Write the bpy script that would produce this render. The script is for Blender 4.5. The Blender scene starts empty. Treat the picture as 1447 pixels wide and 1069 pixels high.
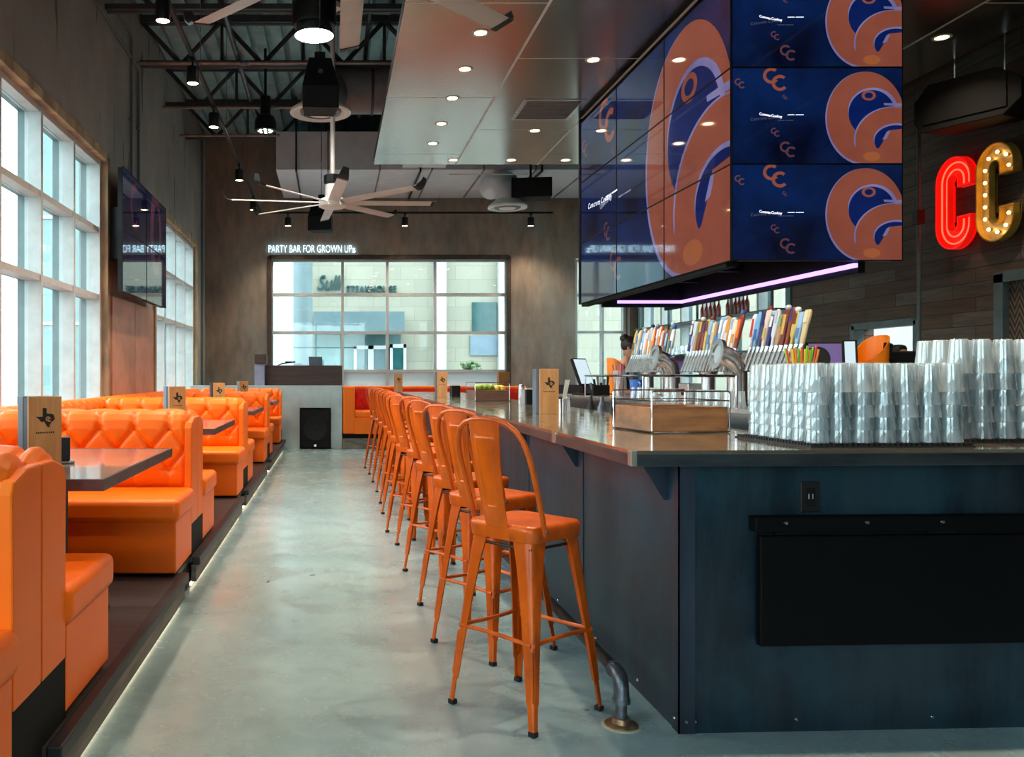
import bpy, bmesh, math, random
from mathutils import Vector, Matrix
random.seed(11)
SC = bpy.context.scene
COL = SC.collection
PI = math.pi
R = math.radians
CAMH = 1.343

# ------------------------------------------------------------------ camera
cam = bpy.data.cameras.new('camera')
cam.sensor_width = 36.0
cam.lens = 1200.0 / 1447.0 * 36.0
cam.shift_x = 253.5 / 1447.0
cam.shift_y = -4.5 / 1447.0
cam.clip_end = 300
camo = bpy.data.objects.new('camera', cam)
camo.location = (0, 0, CAMH)
camo.rotation_euler = (R(90), 0, 0)
COL.objects.link(camo)
SC.camera = camo
SC.view_settings.view_transform = 'Standard'
SC.view_settings.look = 'None'
SC.view_settings.gamma = 1.0
SC.view_settings.use_curve_mapping = False
SC.view_settings.exposure = 0.0
SC.cycles.use_denoising = True
SC.cycles.max_bounces = 9
SC.cycles.diffuse_bounces = 5
SC.cycles.glossy_bounces = 4
SC.cycles.transmission_bounces = 4
SC.cycles.transparent_max_bounces = 28
SC.cycles.sample_clamp_indirect = 6.0
SC.cycles.caustics_reflective = False
SC.cycles.caustics_refractive = False

# ------------------------------------------------------------------ materials
def lin(c):
    def f(v):
        v /= 255.0
        return v / 12.92 if v <= 0.04045 else ((v + 0.055) / 1.055) ** 2.4
    return (f(c[0]), f(c[1]), f(c[2]), 1.0)

def newmat(name):
    m = bpy.data.materials.new(name)
    m.use_nodes = True
    nt = m.node_tree
    bs = nt.nodes['Principled BSDF']
    return m, nt, bs

def noise_fac(nt, scale, detail=4.0, stretch=(1, 1, 1), world=False, lo=0.35, hi=0.65, rough=0.6):
    if world:
        g = nt.nodes.new('ShaderNodeNewGeometry'); src = g.outputs['Position']
    else:
        g = nt.nodes.new('ShaderNodeTexCoord'); src = g.outputs['Object']
    mp = nt.nodes.new('ShaderNodeMapping')
    mp.inputs['Scale'].default_value = stretch
    nt.links.new(src, mp.inputs['Vector'])
    n = nt.nodes.new('ShaderNodeTexNoise')
    n.inputs['Scale'].default_value = scale
    n.inputs['Detail'].default_value = detail
    n.inputs['Roughness'].default_value = rough
    nt.links.new(mp.outputs['Vector'], n.inputs['Vector'])
    mr = nt.nodes.new('ShaderNodeMapRange')
    mr.inputs['From Min'].default_value = lo
    mr.inputs['From Max'].default_value = hi
    nt.links.new(n.outputs['Fac'], mr.inputs['Value'])
    return mr.outputs['Result']

def mixc(nt, fac, a, b):
    mx = nt.nodes.new('ShaderNodeMix'); mx.data_type = 'RGBA'
    for sock, v in ((mx.inputs[0], fac), (mx.inputs[6], a), (mx.inputs[7], b)):
        if hasattr(v, 'node'):
            nt.links.new(v, sock)
        else:
            sock.default_value = v
    return mx.outputs[2]

def math_(nt, op, a, b=None, c=None):
    n = nt.nodes.new('ShaderNodeMath'); n.operation = op
    for i, v in enumerate((a, b, c)):
        if v is None: continue
        if hasattr(v, 'node'): nt.links.new(v, n.inputs[i])
        else: n.inputs[i].default_value = v
    return n.outputs[0]

def bump(nt, bs, h, strength=0.2, dist=0.01):
    b = nt.nodes.new('ShaderNodeBump')
    b.inputs['Strength'].default_value = strength
    b.inputs['Distance'].default_value = dist
    nt.links.new(h, b.inputs['Height'])
    nt.links.new(b.outputs['Normal'], bs.inputs['Normal'])

def M(name, c1, c2=None, scale=8.0, rough=0.5, metal=0.0, rough2=None, stretch=(1, 1, 1), bmp=0.0, world=False,
      lo=0.35, hi=0.65, detail=4.0, emit=None, estr=0.0, coat=0.0, spec=None):
    m, nt, bs = newmat(name)
    a = lin(c1)
    b = lin(c2) if c2 else tuple(min(1, v * 0.86) for v in a[:3]) + (1,)
    f = noise_fac(nt, scale, detail, stretch, world, lo, hi)
    nt.links.new(mixc(nt, f, a, b), bs.inputs['Base Color'])
    bs.inputs['Metallic'].default_value = metal
    if rough2 is not None:
        mr = nt.nodes.new('ShaderNodeMapRange')
        mr.inputs['To Min'].default_value = rough
        mr.inputs['To Max'].default_value = rough2
        nt.links.new(f, mr.inputs['Value'])
        nt.links.new(mr.outputs['Result'], bs.inputs['Roughness'])
    else:
        bs.inputs['Roughness'].default_value = rough
    if bmp: bump(nt, bs, f, bmp)
    if emit:
        bs.inputs['Emission Color'].default_value = lin(emit)
        bs.inputs['Emission Strength'].default_value = estr
    if coat:
        bs.inputs['Coat Weight'].default_value = coat
        bs.inputs['Coat Roughness'].default_value = 0.05
    if spec is not None:
        bs.inputs['Specular IOR Level'].default_value = spec
    return m

def thin_glass(name, tint, gloss=0.08, body=None, bodyfac=0.0, rough=0.0, even=False):
    """thin pane: mostly see-through, a fresnel reflection, optional pale body"""
    m = bpy.data.materials.new(name); m.use_nodes = True
    nt = m.node_tree; nt.nodes.clear()
    out = nt.nodes.new('ShaderNodeOutputMaterial')
    tr = nt.nodes.new('ShaderNodeBsdfTransparent'); tr.inputs[0].default_value = tint + (1,)
    gl = nt.nodes.new('ShaderNodeBsdfGlossy'); gl.inputs['Roughness'].default_value = rough
    gl.inputs[0].default_value = (0.95, 0.98, 1, 1)
    lw = nt.nodes.new('ShaderNodeLayerWeight'); lw.inputs[0].default_value = 0.5
    fr = math_(nt, 'POWER', lw.outputs['Facing'], 5.0)
    f = math_(nt, 'MULTIPLY_ADD', fr, 0.75 * (1.0 - gloss), gloss)
    base = tr.outputs[0]
    if body:
        df = nt.nodes.new('ShaderNodeBsdfDiffuse'); df.inputs[0].default_value = lin(body)
        tl = nt.nodes.new('ShaderNodeBsdfTranslucent'); tl.inputs[0].default_value = lin(body)
        ad = nt.nodes.new('ShaderNodeMixShader'); ad.inputs[0].default_value = 0.5
        nt.links.new(df.outputs[0], ad.inputs[1]); nt.links.new(tl.outputs[0], ad.inputs[2])
        fn = noise_fac(nt, 34.0, 2.0, (1, 1, 0.08), False, *((-1.0, -0.5) if even else (0.36, 0.64)))
        fb = math_(nt, 'MULTIPLY', fn, bodyfac)
        mx0 = nt.nodes.new('ShaderNodeMixShader')
        nt.links.new(fb, mx0.inputs[0])
        nt.links.new(base, mx0.inputs[1]); nt.links.new(ad.outputs[0], mx0.inputs[2])
        base = mx0.outputs[0]
    mx = nt.nodes.new('ShaderNodeMixShader')
    nt.links.new(f, mx.inputs[0])
    nt.links.new(base, mx.inputs[1]); nt.links.new(gl.outputs[0], mx.inputs[2])
    nt.links.new(mx.outputs[0], out.inputs[0])
    return m

def E(name, c, s, base=(200, 200, 200)):
    m, nt, bs = newmat(name)
    f = noise_fac(nt, 3.0)
    a = lin(base)
    nt.links.new(mixc(nt, f, a, tuple(v * .95 for v in a[:3]) + (1,)), bs.inputs['Base Color'])
    bs.inputs['Emission Color'].default_value = lin(c)
    bs.inputs['Emission Strength'].default_value = s
    return m

# ------------------------------------------------------------------ mesh builder
class MB:
    def __init__(self):
        self.bm = bmesh.new(); self.mi = 0
    def _f(self, vs):
        try:
            f = self.bm.faces.new(vs); f.material_index = self.mi; return f
        except ValueError:
            return None
    def box(self, x0, y0, z0, x1, y1, z1, mat=None):
        x0, x1 = min(x0, x1), max(x0, x1); y0, y1 = min(y0, y1), max(y0, y1); z0, z1 = min(z0, z1), max(z0, z1)
        ps = [(x0, y0, z0), (x1, y0, z0), (x1, y1, z0), (x0, y1, z0), (x0, y0, z1), (x1, y0, z1), (x1, y1, z1), (x0, y1, z1)]
        if mat is not None: ps = [mat @ Vector(p) for p in ps]
        v = [self.bm.verts.new(p) for p in ps]
        for q in ((3, 2, 1, 0), (4, 5, 6, 7), (0, 1, 5, 4), (1, 2, 6, 5), (2, 3, 7, 6), (3, 0, 4, 7)):
            self._f([v[i] for i in q])
        return self
    def loft(self, rings, closed=True, caps=True):
        rv = [[self.bm.verts.new(p) for p in r] for r in rings]
        n = len(rv[0])
        for a, b in zip(rv, rv[1:]):
            for i in range(n if closed else n - 1):
                j = (i + 1) % n
                self._f([a[i], a[j], b[j], b[i]])
        if caps and closed:
            self._f(list(reversed(rv[0]))); self._f(rv[-1])
        return self
    def tube(self, pts, r, n=10, caps=True, closed=False):
        pts = [Vector(p) for p in pts]
        rr = r if isinstance(r, (list, tuple)) else [r] * len(pts)
        t0 = (pts[1] - pts[0]).normalized()
        up = Vector((0, 0, 1)) if abs(t0.z) < 0.9 else Vector((1, 0, 0))
        u = t0.cross(up).normalized()
        rings = []
        for i, p in enumerate(pts):
            if closed:
                t = (pts[(i + 1) % len(pts)] - pts[i - 1]).normalized()
            elif i == 0: t = t0
            elif i == len(pts) - 1: t = (pts[-1] - pts[-2]).normalized()
            else: t = ((pts[i + 1] - p).normalized() + (p - pts[i - 1]).normalized()).normalized()
            u = (u - t * u.dot(t)).normalized()
            w = t.cross(u)
            rings.append([p + (u * math.cos(2 * PI * k / n) + w * math.sin(2 * PI * k / n)) * rr[i] for k in range(n)])
        if closed: rings.append(rings[0])
        return self.loft(rings, True, caps and not closed)
    def cyl(self, p0, p1, r0, r1=None, n=16):
        return self.tube([p0, p1], [r0, r0 if r1 is None else r1], n)
    def lathe(self, prof, n=20, c=(0, 0, 0), mat=None, closed=False):
        rings = []
        for r, z in prof:
            ring = []
            for k in range(n):
                p = Vector((r * math.cos(2 * PI * k / n), r * math.sin(2 * PI * k / n), z))
                if mat is not None: p = mat @ p
                ring.append(p + Vector(c))
            rings.append(ring)
        if closed: rings.append(rings[0])
        return self.loft(rings, True, not closed)
    def prism(self, poly, f0, f1):
        """poly: 2d points; f0/f1 map (a,b)->3d for the two ends"""
        a = [self.bm.verts.new(f0(*p)) for p in poly]
        b = [self.bm.verts.new(f1(*p)) for p in poly]
        n = len(poly)
        self._f(list(reversed(a))); self._f(b)
        for i in range(n):
            j = (i + 1) % n
            self._f([a[i], a[j], b[j], b[i]])
        return self
    def poly(self, pts):
        return self._f([self.bm.verts.new(p) for p in pts])
    def sphere(self, c, r, n=12, sc=(1, 1, 1)):
        prof = []
        rings = []
        for i in range(1, n):
            th = PI * i / n
            rings.append([Vector(c) + Vector((r * sc[0] * math.sin(th) * math.cos(2 * PI * k / (n + 4)),
                                              r * sc[1] * math.sin(th) * math.sin(2 * PI * k / (n + 4)),
                                              -r * sc[2] * math.cos(th))) for k in range(n + 4)])
        return self.loft(rings, True, True)
    def build(self, name, mat, parent=None, smooth=False, bevel=0.0, seg=2, loc=None, rot=None, normals=True, angle=40):
        me = bpy.data.meshes.new(name)
        if normals: bmesh.ops.recalc_face_normals(self.bm, faces=self.bm.faces)
        self.bm.to_mesh(me); self.bm.free()
        for m in (mat if isinstance(mat, (list, tuple)) else [mat]): me.materials.append(m)
        if smooth:
            for p in me.polygons: p.use_smooth = True
            me.set_sharp_from_angle(angle=R(angle))
        o = bpy.data.objects.new(name, me)
        COL.objects.link(o)
        if parent: o.parent = parent
        if loc: o.location = loc
        if rot: o.rotation_euler = rot
        if bevel:
            b = o.modifiers.new('bevel', 'BEVEL'); b.width = bevel; b.segments = seg; b.limit_method = 'ANGLE'; b.angle_limit = R(50)
        return o

def thing(name, label, cat, loc=(0, 0, 0), rotz=0.0, group=None):
    o = bpy.data.objects.new(name, None); COL.objects.link(o)
    o.empty_display_size = 0.05
    o.location = loc; o.rotation_euler = (0, 0, rotz)
    return tag(o, label, cat, group)

def tag(o, label=None, cat=None, group=None, kind=None):
    if label: o['label'] = label
    if cat: o['category'] = cat
    if group: o['group'] = group
    if kind: o['kind'] = kind
    return o

def struct(o, label=None):
    o['kind'] = 'structure'
    if label: o['label'] = label
    return o

KIDS = {}
def dup(root, loc=None, rotz=None, label=None, group=None):
    def rec(o, par):
        c = o.copy(); COL.objects.link(c)
        if par is not None: c.parent = par
        for ch in list(o.children): rec(ch, c)
        return c
    r = rec(root, None)
    if loc is not None: r.location = loc
    if rotz is not None: r.rotation_euler = (0, 0, rotz)
    if label: r['label'] = label
    if group: r['group'] = group
    return r

ORD = ['first', 'second', 'third', 'fourth', 'fifth', 'sixth', 'seventh', 'eighth', 'ninth', 'tenth', 'eleventh', 'twelfth',
       'thirteenth', 'fourteenth', 'fifteenth', 'sixteenth']

def lerp(a, b, t): return a + (b - a) * t

def spot(name, loc, energy, color, angle=80, blend=0.6, radius=0.05, parent=None, aim=None):
    l = bpy.data.lights.new(name, 'SPOT')
    l.energy = energy; l.color = color; l.spot_size = R(angle); l.spot_blend = blend; l.shadow_soft_size = radius
    o = bpy.data.objects.new(name, l); COL.objects.link(o); o.location = loc
    if aim is not None:
        o.rotation_euler = (Vector(aim)).to_track_quat('-Z', 'Y').to_euler()
    if parent: o.parent = parent
    return o

def text_polys(s, size=1.0, shear=0.0, space=1.0, off=0.0):
    cu = bpy.data.curves.new('txt', 'FONT'); cu.body = s; cu.size = size; cu.shear = shear; cu.space_character = space; cu.offset = off
    ob = bpy.data.objects.new('txt', cu); COL.objects.link(ob)
    bpy.context.view_layer.update()
    dg = bpy.context.evaluated_depsgraph_get()
    me = bpy.data.meshes.new_from_object(ob.evaluated_get(dg))
    polys = [[(me.vertices[i].co.x, me.vertices[i].co.y) for i in p.vertices] for p in me.polygons]
    bpy.data.objects.remove(ob); bpy.data.curves.remove(cu); bpy.data.meshes.remove(me)
    return polys

def clip_poly(poly, x0, y0, x1, y1):
    def cl(pts, inside, inter):
        out = []
        for i in range(len(pts)):
            a, b = pts[i - 1], pts[i]
            ia, ib = inside(a), inside(b)
            if ib:
                if not ia: out.append(inter(a, b))
                out.append(b)
            elif ia: out.append(inter(a, b))
        return out
    def ix(x): return lambda a, b: (x, a[1] + (b[1] - a[1]) * (x - a[0]) / (b[0] - a[0]))
    def iy(y): return lambda a, b: (a[0] + (b[0] - a[0]) * (y - a[1]) / (b[1] - a[1]), y)
    for ins, it in ((lambda p: p[0] >= x0, ix(x0)), (lambda p: p[0] <= x1, ix(x1)), (lambda p: p[1] >= y0, iy(y0)), (lambda p: p[1] <= y1, iy(y1))):
        if len(poly) < 3: return []
        poly = cl(poly, ins, it)
    out = []
    for p in poly:
        if not out or (abs(p[0] - out[-1][0]) + abs(p[1] - out[-1][1])) > 1e-7: out.append(p)
    if len(out) > 1 and abs(out[0][0] - out[-1][0]) + abs(out[0][1] - out[-1][1]) < 1e-7: out.pop()
    return out if len(out) >= 3 else []
# ------------------------------------------------------------------ material library
m_frame = M('window_frame_aluminium', (184, 188, 188), (170, 174, 174), 6, 0.45, 0.0)
m_glass = thin_glass('window_glass', (0.90, 0.965, 0.96), 0.03)
m_oframe = M('dark_outer_frame', (74, 96, 100), (62, 84, 88), 6, 0.5)
m_frost = thin_glass('frosted_film', (0.3, 0.32, 0.32), 0.02, (240, 244, 246), 0.9, 0.4, True)
m_trimwood = M('weathered_trim_wood', (178, 156, 120), (120, 104, 84), 5, 0.7, stretch=(1, 1, 0.35), bmp=0.2)
m_rust = M('rusty_steel_trim', (74, 56, 42), (48, 40, 34), 9, 0.6, 0.3)
m_black = M('black_painted_metal', (11, 11, 13), (15, 15, 17), 12, 0.45, spec=0.3)
m_blackmatte = M('matte_black', (8, 8, 9), (12, 12, 13), 12, 0.7, spec=0.2)
m_grille = M('black_speaker_grille', (17, 18, 20), (26, 27, 29), 120, 0.7, bmp=0.3, spec=0.2)
m_steel = M('brushed_stainless', (202, 200, 200), (190, 188, 188), 3, 0.24, 1.0, 0.28)
m_chrome = M('polished_chrome', (214, 214, 218), (200, 200, 205), 20, 0.08, 1.0)
m_galv = M('galvanised_pipe', (120, 124, 132), (74, 78, 86), 14, 0.38, 0.85)
m_duct = M('duct_sheet_metal', (208, 208, 212), (196, 196, 200), 4, 0.42, 0.15)
m_white = M('white_painted_metal', (226, 224, 216), (214, 212, 206), 6, 0.4)
m_fan = M('satin_white_blade', (196, 190, 184), (186, 180, 174), 6, 0.32)
m_pipe = M('bare_steel_pipe', (150, 128, 116), (116, 102, 96), 8, 0.4, 0.6)
m_deck = M('galvanised_roof_deck', (150, 196, 202), (122, 160, 168), 3, 0.45, 0.2)
m_joist = M('dark_joist_steel', (56, 60, 64), (42, 46, 50), 6, 0.55, 0.2)

def mk_concrete_wall():
    m, nt, bs = newmat('board_formed_concrete')
    f1 = noise_fac(nt, 0.7, 6, (1, 1, 1), True, 0.35, 0.68)
    f2 = noise_fac(nt, 2.2, 7, (1, 1, 0.6), True, 0.40, 0.66)
    pit = noise_fac(nt, 4.2, 2, (1, 1, 0.16), True, 0.645, 0.675)
    c = mixc(nt, f1, lin((160, 153, 147)), lin((136, 131, 126)))
    c = mixc(nt, math_(nt, 'MULTIPLY', f2, 0.4), c, lin((116, 111, 107)))
    c = mixc(nt, math_(nt, 'MULTIPLY', pit, 0.75), c, lin((48, 44, 40)))
    nt.links.new(c, bs.inputs['Base Color']); bs.inputs['Roughness'].default_value = 0.72
    bump(nt, bs, f2, 0.12)
    return m
m_wall = mk_concrete_wall()

def mk_far_wall():
    m, nt, bs = newmat('rust_washed_concrete')
    f1 = noise_fac(nt, 0.9, 6, (1, 1, 1), True, 0.36, 0.66)
    f2 = noise_fac(nt, 6.0, 6, (1, 1, 0.3), True, 0.38, 0.64)
    f3 = noise_fac(nt, 1.6, 5, (1, 1, 0.5), True, 0.5, 0.68)
    c = mixc(nt, f1, lin((154, 132, 114)), lin((122, 109, 98)))
    c = mixc(nt, math_(nt, 'MULTIPLY', f2, 0.55), c, lin((90, 82, 75)))
    c = mixc(nt, math_(nt, 'MULTIPLY', f3, 0.5), c, lin((136, 138, 130)))
    nt.links.new(c, bs.inputs['Base Color']); bs.inputs['Roughness'].default_value = 0.68
    bump(nt, bs, f2, 0.12)
    return m
m_farwall = mk_far_wall()

def mk_floor():
    m, nt, bs = newmat('sealed_concrete_floor')
    f1 = noise_fac(nt, 0.75, 7, (1, 1, 1), True, 0.36, 0.66, 0.65)
    f2 = noise_fac(nt, 3.2, 8, (1, 1, 1), True, 0.44, 0.66, 0.7)
    f3 = noise_fac(nt, 0.35, 4, (1, 1, 1), True, 0.45, 0.6)
    pit = noise_fac(nt, 5.5, 2, (1, 1, 1), True, 0.735, 0.755)
    c = mixc(nt, f1, lin((160, 188, 194)), lin((128, 154, 160)))
    c = mixc(nt, math_(nt, 'MULTIPLY', f2, 0.5), c, lin((104, 124, 130)))
    c = mixc(nt, math_(nt, 'MULTIPLY', f3, 0.3), c, lin((140, 142, 136)))
    c = mixc(nt, math_(nt, 'MULTIPLY', pit, 0.8), c, lin((52, 50, 48)))
    nt.links.new(c, bs.inputs['Base Color'])
    mr = nt.nodes.new('ShaderNodeMapRange'); nt.links.new(f2, mr.inputs['Value'])
    mr.inputs['To Min'].default_value = 0.2; mr.inputs['To Max'].default_value = 0.36
    nt.links.new(mr.outputs['Result'], bs.inputs['Roughness'])
    bs.inputs['Specular IOR Level'].default_value = 0.6
    bump(nt, bs, f2, 0.03)
    return m
m_floor = mk_floor()

def mk_planks():
    m, nt, bs = newmat('reclaimed_barn_planks')
    g = nt.nodes.new('ShaderNodeNewGeometry')
    sp = nt.nodes.new('ShaderNodeSeparateXYZ'); nt.links.new(g.outputs['Position'], sp.inputs[0])
    cb = nt.nodes.new('ShaderNodeCombineXYZ')
    nt.links.new(sp.outputs['Y'], cb.inputs['X']); nt.links.new(sp.outputs['Z'], cb.inputs['Y'])
    def brick(off, w):
        b = nt.nodes.new('ShaderNodeTexBrick')
        b.inputs['Color1'].default_value = (0, 0, 0, 1); b.inputs['Color2'].default_value = (1, 1, 1, 1)
        b.inputs['Mortar'].default_value = (0.5, 0.5, 0.5, 1)
        b.inputs['Scale'].default_value = 1.0; b.inputs['Brick Width'].default_value = w
        b.inputs['Row Height'].default_value = 0.14; b.inputs['Mortar Size'].default_value = 0.004
        b.offset = off
        nt.links.new(cb.outputs[0], b.inputs['Vector'])
        return b
    b1 = brick(0.37, 0.85)
    grain = noise_fac(nt, 7.0, 7, (1, 0.25, 3.0), True, 0.36, 0.66)
    big = noise_fac(nt, 0.8, 3, (1, 0.5, 3.0), True, 0.38, 0.62)
    v = nt.nodes.new('ShaderNodeRGBToBW'); nt.links.new(b1.outputs['Color'], v.inputs[0])
    c = mixc(nt, v.outputs[0], lin((88, 58, 36)), lin((112, 102, 90)))
    c = mixc(nt, math_(nt, 'MULTIPLY', big, 0.55), c, lin((74, 44, 26)))
    c = mixc(nt, math_(nt, 'MULTIPLY', grain, 0.6), c, lin((30, 24, 20)))
    c = mixc(nt, b1.outputs['Fac'], c, lin((18, 14, 12)))
    nt.links.new(c, bs.inputs['Base Color']); bs.inputs['Roughness'].default_value = 0.7
    bump(nt, bs, grain, 0.2)
    return m
m_planks = mk_planks()

# ------------------------------------------------------------------ dimensions
XL, XR, YF, YB, ZC = -2.6, 6.2, 17.3, -5.0, 6.2

o = MB().box(XL - 0.4, YB - 0.4, -0.12, XR + 3.2, YF + 0.4, 0).build('floor', m_floor); struct(o, 'grey sealed concrete floor')

def wall_with_openings(name, mat, axis, pos, thick, a0, a1, z0, z1, ops, label=None):
    """axis 'x': wall plane at x=pos running along y; axis 'y': plane at y=pos running along x. thick signed outward"""
    b = MB()
    def bx(u0, u1, w0, w1):
        if u1 - u0 < 1e-4 or w1 - w0 < 1e-4: return
        if axis == 'x': b.box(pos, u0, w0, pos + thick, u1, w1)
        else: b.box(u0, pos, w0, u1, pos + thick, w1)
    cur = a0
    for (u0, u1, w0, w1) in sorted(ops):
        bx(cur, u0, z0, z1); bx(u0, u1, z0, w0); bx(u0, u1, w1, z1); cur = u1
    bx(cur, a1, z0, z1)
    return struct(b.build(name, mat), label)

LW = [(-3.6, 2.6, 0.75, 3.85), (3.75, 9.78, 0.75, 3.85), (12.35, 16.2, 0.75, 3.85)]  # first opening is out of view, added to let daylight in
wall_with_openings('wall_left', m_wall, 'x', XL, -0.32, YB, YF + 0.35, 0, ZC + 0.3, LW, 'grey concrete wall with large gridded windows')
FW = [(-1.3, 3.6, 0.85, 3.76), (4.95, 6.05, 0.85, 3.76)]
wall_with_openings('wall_far', m_farwall, 'y', YF, 0.35, XL, XR + 0.3, 0, ZC + 0.3, FW, 'rust washed concrete end wall behind the neon sign')
RW = [(6.9, 7.9, 0, 2.25), (9.0, 10.12, 0.95, 1.93), (11.5, 17.1, 0.9, 3.75)]
wall_with_openings('wall_right', m_planks, 'x', XR, 0.25, YB, YF, 0, ZC + 0.3, RW, 'dark reclaimed plank wall behind the bar')
wall_with_openings('wall_back', m_wall, 'y', YB, -0.3, XL, XR + 0.3, 0, ZC + 0.3, [(-2.0, 1.6, 0.1, 3.9)], 'concrete wall with added glazed opening')  # glazed opening added and sized for light on the bar front

# copper coloured lower part of the pier between the two left windows
m_coppertone = M('copper_tone', (186, 132, 104), (160, 112, 90), 2.5, 0.5, 0.15)
b = MB()
b.box(XL, 9.92, 0, XL + 0.03, 11.05, 2.28); b.box(XL, 11.07, 0, XL + 0.03, 12.2, 2.28)
struct(b.build('trim_1', m_coppertone, bevel=0.004), 'copper coloured lower part of the pier between the left windows')

# ------------------------------------------------------------------ windows
def window(name, axis, glass_pos, inner_pos, u_edges, z_edges, label, fw=0.06, depth=0.12, frost=None):
    """gridded frame; depth reaches from the glass toward the room"""
    root = thing(name, label, None); del_cat(root)
    root['kind'] = 'structure'
    sgn = 1 if inner_pos > glass_pos else -1
    b = MB()
    def bx(bb, u0, u1, w0, w1, p0, p1):
        if axis == 'x': bb.box(p0, u0, w0, p1, u1, w1)
        else: bb.box(u0, p0, w0, u1, p1, w1)
    p0, p1 = glass_pos - sgn * 0.03, glass_pos + sgn * depth
    for i, u in enumerate(u_edges):
        h = fw * (0.9 if 0 < i < len(u_edges) - 1 else 1.1)
        bx(b, u - h / 2, u + h / 2, z_edges[0] - fw / 2, z_edges[-1] + fw / 2, p0, p1)
    for z in z_edges:
        bx(b, u_edges[0], u_edges[-1], z - fw / 2, z + fw / 2, p0, p1 - sgn * 0.012)
    b.build('frame', m_frame, root)
    b = MB(); q0, q1 = glass_pos - sgn * 0.10, glass_pos - sgn * 0.031
    for u in u_edges: bx(b, u - fw * .32, u + fw * .32, z_edges[0] - fw / 2, z_edges[-1] + fw / 2, q0, q1)
    for z in z_edges: bx(b, u_edges[0], u_edges[-1], z - fw * .3, z + fw * .3, q0, q1)
    b.build('outer_frame', m_oframe, root)
    g = MB()
    for i in range(len(u_edges) - 1):
        for j in range(len(z_edges) - 1):
            bx(g, u_edges[i] + fw / 2, u_edges[i + 1] - fw / 2, z_edges[j] + fw / 2, z_edges[j + 1] - fw / 2, glass_pos - sgn * 0.004, glass_pos + sgn * 0.004)
    g.build('glass', m_glass, root)
    return root
def del_cat(o):
    if 'category' in o: del o['category']

def grid_edges(a, b, n): return [lerp(a, b, i / n) for i in range(n + 1)]
ZR = [0.82, 2.23, 2.99, 3.76]
window('window_1', 'x', XL - 0.16, XL, grid_edges(3.83, 9.66, 6), ZR, 'near left window of tall pale panes')
window('window_2', 'x', XL - 0.16, XL, grid_edges(12.45, 16.1, 4), ZR, 'far left window of tall pale panes behind the wall screens')
window('window_3', 'x', XL - 0.16, XL, grid_edges(-3.5, 2.5, 6), ZR, 'added unseen left window beside the viewer')  # unseen window added only for its daylight
def px_x(px, d): return (px - 470) * d / 1200.0
def px_z(py, d): return CAMH + (530 - py) * d / 1200.0
gy = YF + 0.2
ue = [px_x(p, gy) for p in (384, 484, 547, 614, 715)]
ze = [px_z(p, gy) for p in (575, 524, 470, 416.5, 368)]
w4 = window('window_4', 'y', gy, YF, ue, ze, 'end wall window showing the pale building outside', 0.062, 0.08)
fb = MB()
fb.box(ue[1] + .03, gy - 0.02, ze[0] + .03, ue[4] - .03, gy - 0.012, ze[1] - 0.02)
fb.build('frosted_band', m_frost, w4)
window('window_5', 'y', gy, YF, [5.0, 5.55, 6.0], [0.9, 2.23, 2.99, 3.7], 'narrow end wall window right of the bar', 0.05, 0.06)
window('window_6', 'x', XR + 0.14, XR, grid_edges(11.55, 17.05, 6), [0.95, 1.6, 2.23, 2.99, 3.7], 'right window with bottles on its rail', 0.07, 0.1)
window('window_7', 'y', YB - 0.15, YB, grid_edges(-1.95, 1.55, 3), [0.15, 1.4, 2.65, 3.85], 'added unseen glazed front behind the viewer')  # unseen glazing added behind the camera to light the bar front

def casing(name, axis, pos, u0, u1, z0, z1, mat, w=0.1, dep=0.14, out=0.03, sgn=1, label=None):
    b = MB()
    def bx(a0, a1, w0, w1, p0, p1):
        if axis == 'x': b.box(p0, a0, w0, p1, a1, w1)
        else: b.box(a0, p0, w0, a1, p1, w1)
    p0, p1 = pos - sgn * dep, pos + sgn * out
    bx(u0 - w * .35, u0 + w * .65, z0, z1, p0, p1); bx(u1 - w * .65, u1 + w * .35, z0, z1, p0, p1)
    bx(u0, u1, z1 - w * .65, z1 + w * .35, p0, p1); bx(u0, u1, z0 - w * .35, z0 + w * .4, p0, p1)
    o = b.build(name, mat, bevel=0.004)
    return struct(o, label)
for k, (a, c, z0, z1) in enumerate(LW):
    casing('trim_%d' % (k + 2), 'x', XL, a, c, z0, z1, m_trimwood, label='pale weathered wood lining of a left window')
casing('trim_5', 'y', YF, FW[0][0], FW[0][1], FW[0][2], FW[0][3], m_rust, 0.09, 0.1, 0.03, -1, 'rusty steel edge of the end wall window')
casing('trim_6', 'x', XR, 11.5, 17.1, 0.9, 3.75, M('teal_painted_trim', (96, 128, 126), (80, 112, 112), 5, 0.5), 0.12, 0.1, 0.03, -1, 'painted edge of the right window')

# ------------------------------------------------------------------ ceiling deck, joists
b = MB()
prof = []
x = XL - 0.2
while x < XR + 0.4:
    prof += [(x, ZC), (x + 0.155, ZC), (x + 0.165, ZC + 0.08), (x + 0.225, ZC + 0.08)]
    x += 0.24
ra = [b.bm.verts.new((p[0], YB - 0.2, p[1])) for p in prof]
rb = [b.bm.verts.new((p[0], YF + 0.3, p[1])) for p in prof]
for i in range(len(prof) - 1): b._f([ra[i], rb[i], rb[i + 1], ra[i + 1]])
# upper skin
b.box(XL - 0.3, YB - 0.3, ZC + 0.1, XR + 0.4, YF + 0.4, ZC + 0.2)
struct(b.build('ceiling', m_deck, normals=False), 'ribbed metal roof deck')

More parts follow.
